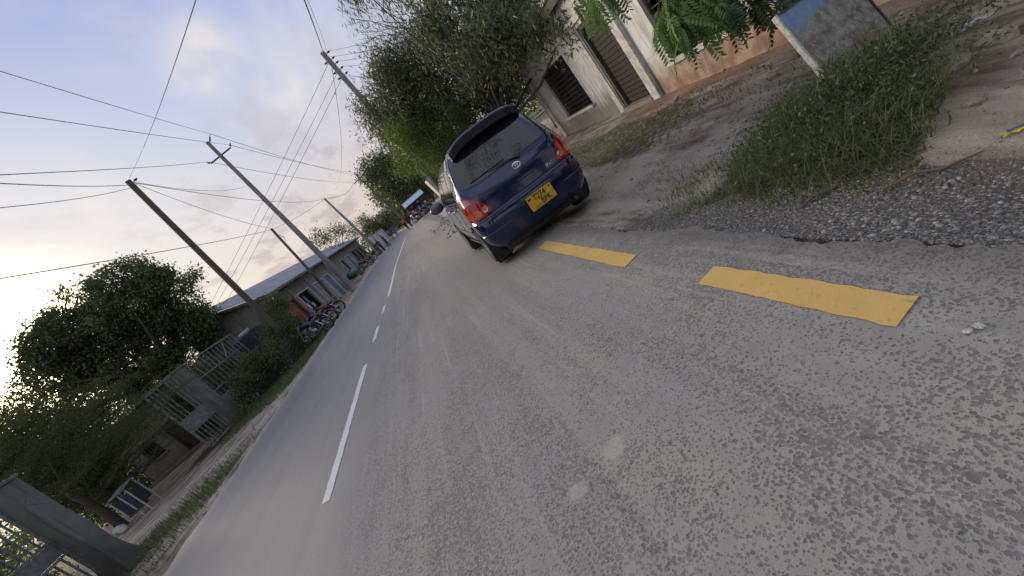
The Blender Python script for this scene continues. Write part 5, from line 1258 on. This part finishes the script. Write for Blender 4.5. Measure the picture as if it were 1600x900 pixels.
o = MB().tube([(-.2, 0, .01), (-.05, .02, .03), (.05, -.01, .015), (.2, .03, .01)], [.006, .009, .007, .003], 5).build('dry_stick', simple('stick_b', (.16, .105, .08), .8), None); o.location = ground_at(1455, 272); o.rotation_euler = (0, 0, -.9); tag(o, 'long thin brown stick under the right end of the grass', 'stick')
scrap('dry_leaf', 1315, 297, .03, .02, (.5, .25, .03), 'small orange dry leaf on the gravel edge', 'leaf', 9, .008)
for (px_, py_), lab in (((1466, 608), 'white pebble far right on the asphalt'), ((1496, 832), 'white pebble near the lower right corner'), ((1144, 690), 'white pebble in the middle of the lane'), ((912, 808), 'dark crumb on the asphalt near the bottom edge')):
    o = bpy.data.objects.new('pebble', (prs[0] if 'white' in lab else prs[1]).copy()); C.objects.link(o); o.scale = (.006, .006, .005); o.location = ground_at(px_, py_)+Vector((0, 0, .004)); tag(o, lab, 'pebble')
for k in range(60):
    xx, yy = random.uniform(.5, 1.7), random.uniform(15, 27)
    o = bpy.data.objects.new('roadside_clod', random.choice(prs)); C.objects.link(o); s = random.uniform(.03, .07); o.scale = (s, s, s); o.location = (xx, yy, float(hz(yy))+s*.2); tag(o, 'clod of earth spilled on the asphalt ahead of the blue car', 'clod', 'clods of earth ahead of the car')

# ------------------------------------------------------------------ leaning signboard
def mat_board():
    t = NT('faded_board'); v = t.objc(); n1 = t.noise(v, 3.2, 5, .65, .4); n2 = t.noise(v, 11, 5, .7, .3); x, y, z = t.sep(v)
    c = t.mix(t.ss(n2, .35, .65), (.15, .165, .16), (.34, .35, .34)); c = t.mix(t.ss(n1, .48, .62, 0, .75), c, (.26, .15, .125)); c = t.mix(t.ss(t.noise(v, 18, 4, .7, .5), .56, .66, 0, .7), c, (.46, .45, .42)); c = t.mix(t.ss(t.noise(v, 7, 4, .7, .5), .56, .66, 0, .6), c, (.07, .085, .085)); c = t.mix(t.ss(n2, .58, .7, 0, .5), c, (.38, .38, .37))
    bl = t.ss(t.math('ADD', z, t.math('MULTIPLY', t.math('SUBTRACT', n1, .5), .7)), .50, .66)
    bl = t.math('MULTIPLY', bl, t.ss(t.math('ADD', x, t.math('MULTIPLY', n2, .3)), .02, .22))
    c = t.mix(t.math('MULTIPLY', bl, .85), c, t.mix(n2, (.09, .22, .46), (.24, .40, .60)))
    t.set(col=c, rough=.8); t.bump(n2, .3, .01); return t.m
sg = empty('signboard', (3.45, 2.95, .02), 'weathered blue and grey signboard leaning in the tall grass', 'signboard'); _x = Vector((.83, 0, -.08)).normalized(); _z = Vector((.10, .25, .73)); _z = (_z-_x*_z.dot(_x)).normalized(); _y = _z.cross(_x); sg.rotation_euler = Matrix((_x, _y, _z)).transposed().to_euler()
MB().box((.42, 0, .40), (.80, .02, .74)).build('panel', mat_board(), sg)
fr = simple('board_frame', (.55, .56, .53), .7, var=.3, scale=20)
MB().box((.012, 0, .395), (.024, .05, .78)).build('frame_edge', fr, sg, bevel=.004); MB().box((.42, 0, .022), (.79, .03, .010)).build('frame_edge', M['dark_steel'], sg)
MB().box((.832, 0, .395), (.014, .04, .78)).build('frame_edge', M['dark_steel'], sg); MB().box((.42, 0, .775), (.79, .04, .018)).build('frame_edge', M['dark_steel'], sg)
for xx in (.10, .74): MB().box((xx, .035, .28), (.03, .03, .85)).build('leg', M['dark_steel'], sg)

# ------------------------------------------------------------------ motorcycles
def build_moto(name, label, tank_col, group, seatc=(.10, .085, .07)):
    r = empty(name, (0, 0, 0), label, 'motorcycle', group)
    tc = simple('moto_paint', tank_col, .25, .2, .2); R_ = .30
    def wheel(x):
        w = MB().tube([(x+R_*math.cos(a), 0, R_+R_*math.sin(a)-.0) for a in np.linspace(0, 2*math.pi, 29)], .038, 7, cap=False).build('wheel', M['rubber'], r, smooth=60)
        w_ = MB().tube([(x+(R_-.05)*math.cos(a), 0, R_+(R_-.05)*math.sin(a)) for a in np.linspace(0, 2*math.pi, 25)], .014, 5, cap=False)
        for k in range(10): a = k*math.pi/5; w_.bar((x, 0, R_), (x+(R_-.05)*math.cos(a), .0, R_+(R_-.05)*math.sin(a)), .009)
        w_.lathe([(.001, -.06), (.06, -.06), (.07, 0), (.06, .06), (.001, .06)], (x, 0, R_), 'Y', 12).build('rim', M['steel'], w, smooth=40)
    wheel(-.64); wheel(.66)
    MB().tube([(.50, 0, .86), (.28, 0, .78), (-.1, 0, .70), (-.62, 0, .74)], .028, 7).tube([(.50, 0, .86), (.30, 0, .40), (.0, 0, .26), (-.25, 0, .30), (-.12, 0, .68)], .024, 7).tube([(-.64, .08, R_), (-.15, .08, .34)], .022, 6).tube([(-.64, -.08, R_), (-.15, -.08, .34)], .022, 6).build('frame', M['dark_steel'], r, smooth=50)
    MB().lathe([(.001, -.12), (.10, -.12), (.12, -.06), (.12, .06), (.10, .12), (.001, .12)], (.02, 0, .38), 'Y', 14).box((.14, 0, .52), (.17, .17, .22), (0, .25, 0)).box((.14, 0, .50), (.21, .21, .02), (0, .25, 0)).box((.14, 0, .54), (.21, .21, .02), (0, .25, 0)).box((.14, 0, .58), (.21, .21, .02), (0, .25, 0)).build('engine', M['steel'], r, smooth=40, bevel=.01)
    MB().ell((.22, 0, .84), (.27, .14, .125), 16, 10).build('fuel_tank', tc, r, smooth=60)
    st = MB(); vs = []
    for i, (x, z, w, h) in enumerate(((.06, .84, .10, .04), (-.08, .81, .13, .07), (-.30, .80, .14, .085), (-.52, .83, .13, .08), (-.66, .87, .09, .04))):
        vs += [(x, -w, z-h/2), (x, w, z-h/2), (x, w*.85, z+h/2), (x, -w*.85, z+h/2)]
    fs = [(i*4+j, i*4+(j+1) % 4, (i+1)*4+(j+1) % 4, (i+1)*4+j) for i in range(4) for j in range(4)]+[(0, 1, 2, 3), (19, 18, 17, 16)]
    st.add(vs, fs).build('seat', simple('seat_vinyl', seatc, .5), r, smooth=60)
    MB().box((-.22, .0, .62), (.34, .22, .18), (0, -.15, 0)).build('side_panel', tc, r, bevel=.03)
    for sy in (-1, 1):
        MB().tube([(.45, sy*.09, 1.02), (.66, sy*.09, R_)], [.024, .032], 8).build('fork', M['steel'], r, smooth=50)
        MB().tube([(.44, 0, 1.02), (.42, sy*.12, 1.05), (.36, sy*.34, 1.04)], .014, 6).tube([(.38, sy*.26, 1.045), (.34, sy*.38, 1.035)], .02, 6).build('handlebar', M['black'], r, smooth=50)
        mm = MB().tube([(.40, sy*.24, 1.05), (.40, sy*.30, 1.22)], .007, 5).build('mirror_stem', M['black'], r)
        MB().ell((.39, sy*.31, 1.25), (.015, .06, .042), 10, 6).build('mirror', M['black'], mm, smooth=50)
        MB().tube([(-.60, sy*.16, .80), (-.66, sy*.2, .80)], .022, 7).build('indicator', M['lamp_amber'], r)
        MB().tube([(-.05, sy*.12, .27), (-.05, sy*.25, .26)], .014, 6).build('footpeg', M['rubber'], r)
        MB().tube([(-.60, sy*.11, .34), (-.42, sy*.12, .70)], [.03, .03], 8).build('shock', M['steel'], r, smooth=50)
    MB().lathe([(.001, .10), (.06, .09), (.085, .04), (.09, 0), (.001, -.0)], (.52, 0, .95), 'X', 16).build('headlight', M['chrome'], r, smooth=50)
    for x0 in (-.64, .66):
        pts = [(x0+(R_+.06)*math.cos(a), 0, R_+(R_+.06)*math.sin(a)) for a in (np.linspace(.5, 2.2, 9) if x0 > 0 else np.linspace(.9, 2.9, 9))]
        vs = []; 
        for p_ in pts: vs += [(p_[0], -.06, p_[2]-.02), (p_[0], 0, p_[2]), (p_[0], .06, p_[2]-.02)]
        MB().add(vs, [(i*3+j, i*3+j+1, i*3+j+4, i*3+j+3) for i in range(8) for j in range(2)]).build('mudguard', tc if x0 > 0 else M['black'], r, smooth=60)
    MB().tube([(.14, .10, .42), (.18, .13, .24), (-.1, .14, .22), (-.35, .15, .28), (-.85, .17, .40)], [.018, .02, .022, .04, .045], 9).build('exhaust', M['steel'], r, smooth=50)
    MB().tube([(-.55, .12, .84), (-.82, .11, .90), (-.82, -.11, .90), (-.55, -.12, .84)], .011, 5).bar((-.62, -.1, .90), (-.62, .1, .90), .02).build('rear_rack', M['steel'], r)
    MB().box((-.86, 0, .74), (.05, .09, .05)).build('tail_light', M['lamp_red'], r); MB().tube([(-.02, -.1, .28), (-.10, -.30, .02)], .012, 5).build('side_stand', M['steel'], r)
    return r
MG = 'motorcycles parked along the left kerb'
m0 = build_moto('motorcycle', 'blue and silver motorcycle, the nearest of the parked row', (.02, .03, .11), MG)
def place(o, x, y, rz, lean=.12):
    o.location = (x, y, gz(x, y) if x < -6.3 else float(hz(y))); o.rotation_euler = (lean, 0, rz); return o
place(m0, -7.0, 20.9, math.pi-.25)
m1 = build_moto('motorcycle', 'black motorcycle with red trim between the blue one and the tall grey pole', (.07, .012, .015), MG, (.12, .11, .10)); place(m1, -7.05, 24.9, math.pi-.1)
c = copy_tree(m0); c['label'] = 'silver and blue motorcycle squeezed in the middle of the nearest three'; place(c, -7.1, 23.0, math.pi-.35, .10)
for c in (m0, m1, c): c.scale = (1.12, 1.12, 1.12)
lbs = ['motorcycle with a tan seat, first of the far group by the pale pole', 'second motorcycle of the far group, under the far end of the shop roof', 'third motorcycle of the far group, beside a white bag', 'last motorcycle of the far group, next to the pair of standing people', 'motorcycle pressed against the far pale pole']
for i, (x, y, a) in enumerate(((-6.9, 47.5, 3.0), (-6.9, 49.5, 3.2), (-6.7, 51.2, 3.3), (-6.2, 54.0, 3.0), (-6.6, 55.2, 2.9))):
    c = copy_tree(m0 if i % 2 else m1); c['label'] = lbs[i]; place(c, x, y, a); c.location.z = float(hz(y))
# green covered load on the shop step
g = MB(); rr = random.Random(5)
gb = empty('covered_cart', (-7.6, 42.5, float(hz(42.5))+.05), 'handcart under a dark green tarpaulin before the shop doors', 'cart')
MB().ell((0, 0, .70), (.75, 1.1, .42), 14, 8).ell((.1, .5, .85), (.5, .5, .32), 10, 6).build('tarpaulin', simple('tarp_green', (.02, .085, .065), .55, var=.4), gb, smooth=60)
for yy in (-.6, .6):
    MB().tube([(.6, yy+.3*math.cos(a), .3+.3*math.sin(a)) for a in np.linspace(0, 6.283, 19)], .03, 6, cap=False).build('wheel', M['rubber'], gb)
MB().bar((.5, -1.4, .45), (.5, 1.1, .45), .05).bar((-.5, -1.4, .45), (-.5, 1.1, .45), .05).build('frame', M['steel'], gb)
bk = MB().lathe([(.001, 0), (.16, 0), (.20, .38), (.18, .38), (.15, .03)], (0, 0, 0), 'Z', 18).build('plastic_bucket', simple('bucket', (.30, .33, .30), .5), None, smooth=50); bk.location = (-6.75, 26.6, gz(-6.75, 26.6)); tag(bk, 'grey bucket standing past the third motorcycle', 'bucket')

# ------------------------------------------------------------------ people
def skin_part(name, verts, edges, radii, mat, parent=None, sub=2):
    me = bpy.data.meshes.new(name); me.from_pydata(verts, edges, []); o = bpy.data.objects.new(name, me); C.objects.link(o)
    m = o.modifiers.new('s', 'SKIN'); m.use_smooth_shade = True
    for i, r in enumerate(radii): o.data.skin_vertices[0].data[i].radius = r if hasattr(r, '__len__') else (r, r)
    o.data.skin_vertices[0].data[0].use_root = True
    s = o.modifiers.new('d', 'SUBSURF'); s.levels = sub; s.render_levels = sub
    n = bpy.data.meshes.new_from_object(o.evaluated_get(bpy.context.evaluated_depsgraph_get())); bpy.data.objects.remove(o)
    n.materials.clear(); n.materials.append(mat); n.polygons.foreach_set('use_smooth', [True]*len(n.polygons))
    q = bpy.data.objects.new(name, n); C.objects.link(q)
    if parent: q.parent = parent
    return q
SKIN = simple('skin', (.085, .045, .03), .5, var=.1)
def person(loc, rz, label, shirt, trousers, group, stride=.12, arm=.1, hat=None, H=1.72):
    s = H/1.72; L = -1; 
    def pt(*a): return tuple(k*s for k in a)
    hipL, hipR = pt(-.09, 0, .92), pt(.09, 0, .92); kL, kR = pt(-.10, .04+stride*.4, .50), pt(.10, .04-stride*.4, .50); aL, aR = pt(-.10, stride, .09), pt(.10, -stride, .09)
    shL, shR = pt(-.19, 0, 1.40), pt(.19, 0, 1.40); eL_, eR_ = pt(-.25, -.03-arm*.3, 1.13), pt(.25, -.02+arm*.5, 1.13); wL, wR = pt(-.26, .06-arm*.2, .88), pt(.22, .14+arm, .98)
    v = [pt(0, 0, .95), hipL, kL, aL, pt(-.11, stride+.14, .035), hipR, kR, aR, pt(.11, -stride+.14, .035), pt(0, 0, 1.18), pt(0, 0, 1.38), pt(0, .01, 1.48), pt(0, .02, 1.60), pt(0, .015, 1.68), shL, eL_, wL, pt(-.25, .10-arm*.2, .80), shR, eR_, wR, pt(.20, .22+arm, .94)]
    e = [(0, 1), (1, 2), (2, 3), (3, 4), (0, 5), (5, 6), (6, 7), (7, 8), (0, 9), (9, 10), (10, 11), (11, 12), (12, 13), (10, 14), (14, 15), (15, 16), (16, 17), (10, 18), (18, 19), (19, 20), (20, 21)]
    rad = [.12, .08, .055, .038, .035, .08, .055, .038, .035, (.125, .09), (.14, .10), .05, .082, .072, .055, .042, .03, .03, .055, .042, .03, .03]
    rad = [(r[0]*s, r[1]*s) if hasattr(r, '__len__') else r*s for r in rad]
    b = skin_part('person', v, e, rad, SKIN); b.location = loc; b.rotation_euler = (0, 0, rz); tag(b, label, 'person', group)
    def sub(nm, idx, ed, rr, col, mt=None):
        m = mt or simple(nm+'_cloth', col, .85, var=.2, scale=10); return skin_part(nm, [v[i] for i in idx], ed, [k if hasattr(k, '__len__') else k for k in rr], m, b)
    sub('shirt', [0, 9, 10, 14, 15, 18, 19], [(0, 1), (1, 2), (2, 3), (3, 4), (2, 5), (5, 6)], [(.155, .12), (.15, .115), (.16, .12), .075, .062, .075, .062], shirt)
    sub('trousers', [0, 1, 2, 3, 5, 6, 7], [(0, 1), (1, 2), (2, 3), (0, 4), (4, 5), (5, 6)], [(.14, .115), .10, .078, .062, .10, .078, .062], trousers)
    MB().ell(pt(0, .01, 1.665), (.088*s, .098*s, .072*s), 12, 8).build('hair', simple('hair', (.012, .010, .009), .8) if hat is None else simple('cap', hat, .7), b, smooth=60)
    for sx, a in ((-1, aL), (1, aR)): MB().ell((a[0], a[1]+.06, .035), (.05, .13, .045), 10, 6).build('shoe', M['black'], b, smooth=60)
    return b
def pz(x, y): return (x, y, float(hz(y)) if x > -6.2 else gz(x, y))
PG = 'people standing at the far end of the road'
person(pz(-5.0, 51.5), .4, 'person in a navy jacket and blue cap beside the far motorcycles', (.03, .035, .06), (.07, .06, .055), PG, .05, .1, (.05, .08, .22))
person(pz(-4.6, 52.2), -.5, 'person in dark blue standing close to the one in the cap', (.05, .055, .10), (.05, .045, .05), PG, .06, .05)
person(pz(-3.9, 54.0), 1.2, 'person in black standing alone with bent arms left of the white wall', (.012, .012, .016), (.03, .028, .035), PG, .10, .25)
person(pz(-3.2, 59.0), .2, 'person in grey in front of the far white wall', (.13, .14, .16), (.06, .07, .11), PG, .08)
person(pz(-2.6, 62.0), .2, 'person in a bright blue top near the far hedge', (.05, .09, .42), (.10, .11, .20), PG, .08)
person(pz(-.62, 51.5), 2.6, 'person in an orange shirt and black trousers crossing the road', (.60, .12, .05), (.012, .012, .014), PG, .16, .1)
person(pz(-.1, 52.5), 2.9, 'person in black following the one in orange', (.015, .018, .015), (.014, .013, .014), PG, .15, .15)

# ------------------------------------------------------------------ kiosk and stalls at the bend
def kiosk():
    b = Vector((2.35, 57.9, float(hz(57.9)))); k = empty('roadside_kiosk', b, 'roadside kiosk with a pale blue awning at the bend', 'kiosk')
    MB().box((0, 1.1, 1.25), (3.0, 1.9, 2.5)).build('cabin', simple('kiosk_dark', (.05, .05, .055), .8, var=.4), k)
    aw = simple('awning_blue', (.42, .56, .72), .6, var=.15, scale=2)
    for i in range(5): MB().box((-1.32+i*.66, -.55, 2.50), (.64, 1.5, .03), (math.radians(28), 0, 0)).build('awning_panel', aw, k)
    MB().box((0, .1, 2.95), (3.6, .12, .12)).box((0, 1.2, 3.0), (3.7, 2.4, .06)).build('roof', M['black'], k)
    for sx in (-1.55, 1.55): MB().bar((sx, -1.1, 0), (sx, -1.1, 2.2), .07).build('post', mat_frame, k)
    MB().box((0, -.1, .9), (2.7, .5, .1)).build('counter', M['bark'], k)
    for i, (x, z, c) in enumerate(((-1.1, 1.2, (.5, .52, .55)), (-.6, 1.1, (.25, .05, .05)), (-.1, 1.15, (.35, .36, .4)), (.5, 1.1, (.08, .1, .2)), (1.0, 1.15, (.5, .5, .48)), (-.8, 1.75, (.15, .16, .2)), (.3, 1.8, (.4, .42, .45)), (.9, 1.7, (.3, .08, .1)))):
        o = MB().box((0, 0, 0), (.36, .3, .32)).build('goods_box', simple('goods', c, .6), None, bevel=.03); o.location = b+Vector((x, -.1 if z < 1.5 else .12, z)); tag(o, ['white box at the left end of the kiosk counter', 'dark red box on the kiosk counter', 'grey box mid counter of the kiosk', 'navy box on the kiosk counter', 'cream box at the right end of the kiosk counter', 'slate box on the upper kiosk shelf', 'pale box on the upper kiosk shelf', 'maroon box on the upper kiosk shelf'][i], 'box', 'goods on the kiosk')
    MB().box((0, .14, 1.52), (2.7, .34, .04)).build('shelf', M['bark'], k)
    return b
kb = kiosk()
lbs = ['motorcycle parked at the left corner of the kiosk', 'motorcycle in front of the kiosk counter', 'red motorcycle on the road side of the kiosk', 'motorcycle nearest the blue car mirror', 'motorcycle at the right side of the kiosk']
for i, (x, y, a) in enumerate(((.9, 56.2, 2.2), (1.9, 56.3, 2.6), (1.3, 55.6, 3.4), (3.3, 56.2, 2.9), (2.6, 55.9, 2.5))):
    c = copy_tree(m1 if i % 2 == 0 else m0); c['label'] = lbs[i]; c['group'] = 'motorcycles parked around the kiosk'; place(c, x, y, a); c.location.z = gz(x, y)+.01
st = empty('market_stall', (2.45, 20.2, gz(2.45, 20.2)), 'stall with a pale sloping roof sheet ahead of the blue car', 'stall')
MB().prism([(-.62, -.5, 2.42), (-.50, -.5, 1.15), (-.46, -.5, 1.15), (-.40, -.5, 2.45)], (0, 1.2, 0)).build('roof_sheet', simple('pale_sheet', (.50, .50, .46), .6, var=.2), st)
for x_, y_, z_ in ((-.45, -.45, 2.4), (-.45, .65, 2.4), (.6, -.45, 2.0), (.6, .65, 2.0)): MB().bar((x_, y_, -.05), (x_, y_, z_), .07).build('post', mat_frame, st)
MB().box((.15, .2, .85), (1.4, 1.3, .06)).build('table_top', M['bark'], st)
# far white wall and house behind the people
fw = empty('boundary_wall', (-5.3, 65, float(hz(65))), 'long pale wall behind the people on the left', 'wall'); fw.rotation_euler = (0, 0, math.radians(79))
MB().box((0, 0, 1.1), (11, .2, 2.4)).build('wall', simple('pale_wall', (.42, .44, .48), .8, var=.2), fw); MB().box((0, 0, 2.45), (11.1, .3, .08)).build('coping', M['concrete'], fw)
for k in range(4): MB().box((-4.8+k*3.1, -.13, 1.2), (.3, .08, 2.5)).build('pier', M['concrete'], fw)
# distant tree line closing the horizon
def tree_line():
    cen = []
    for k in range(520):
        a = random.uniform(-1.25, 1.35); d = random.uniform(120, 190); xx, yy = d*math.sin(a), d*math.cos(a)
        if xx > 60 and False: continue
        cen.append((xx, yy, float(hz(yy))+random.uniform(.5, 6.5)*(1+.5*math.sin(a*9)*.6)))
    c = np.array(cen); n = len(c)*60; p = np.repeat(c, 60, 0)+RNG.normal(size=(n, 3))*np.array([2.6, 2.0, 1.3])
    o = link('tree_line', leaf_mesh('tree_line', p, unit(n), unit(n), RNG.uniform(.6, 1.2, n), RNG.uniform(.4, .8, n), RNG.uniform(0, 1, n)), M['leaf_dark']); tag(o, 'far belt of trees along the horizon', kind='stuff')
tree_line()
# second row of right hand trees along the verge beyond the house
for i, (x_, y_, s_) in enumerate(((5.6, 30, 1.0), (6.4, 40, 1.2), (9.5, 22, 1.1))):
    tree('verge_tree', (x_, y_, gz(x_, y_)), [((x_, y_, 4.2*s_), (2.4*s_, 2.4*s_, 2.0*s_)), ((x_-.8, y_-.8, 3.0*s_), (1.8*s_, 1.8*s_, 1.6*s_)), ((x_+1, y_, 5.4*s_), (1.8*s_, 1.8*s_, 1.4*s_))], ['thick tree on the verge beyond the weeping tree', 'farther verge tree half hidden by the weeping tree', 'tree behind the corner of the plastered house'][i], 'tree', 'verge trees beyond the house', 150, 80, .4, .2, .07, M['leaf_dark'], .16, .4, 8, twigs=20)
# bush in front of the house foot
tree('small_bush', (5.75, 5.6, gz(5.75, 5.6)), [((5.72, 5.6, .22), (.10, .14, .16))], 'little dark bush against the stained house foot', 'bush', None, 14, 40, .05, .05, .03, M['leaf_dark'], .01, .1, 3, twigs=4)

# trees across the street behind the photographer (they show in the car's rear glass and paint)
for i, (x_, y_, s_) in enumerate(((-7.5, -13, 1.15), (-1.5, -13, 1.8), (4.5, -16, 1.25), (9.5, -11, 1.1), (-13, -8, 1.0))):
    tree('street_tree', (x_, y_, 0), [((x_, y_, 4.6*s_), (2.6*s_, 2.2*s_, 2.0*s_)), ((x_-1.4*s_, y_, 3.4*s_), (1.9*s_, 1.8*s_, 1.6*s_)), ((x_+1.5*s_, y_+.4, 3.6*s_), (1.9*s_, 1.8*s_, 1.6*s_)), ((x_, y_, 2.4*s_), (1.7*s_, 1.5*s_, 1.5*s_))], ['leftmost tree down the street behind the camera', 'tallest tree down the street behind the camera', 'tree behind the camera on the house side', 'tree behind the camera beside the house wall', 'tree at the left kerb behind the camera'][i], 'tree', 'trees behind the camera', 120, 60, .4, .34, .16, M['leaf_dark'], .2, .3, 8, twigs=10)

lb = MB().ell((0, 0, 0), (.055, .055, .075), 10, 7).build('bulb', emis('bulb_glow', (.85, .92, 1.0), 6), None, smooth=60)
lr = empty('wall_light', at(428, 467, 25.1), 'lit white bulb on a bracket at the near corner of the shop roof', 'light'); lb.parent = lr
MB().tube([(0, 0, .07), (0, .05, .18), (-.1, .25, .22)], .02, 6).build('bracket', M['dark_steel'], lr)
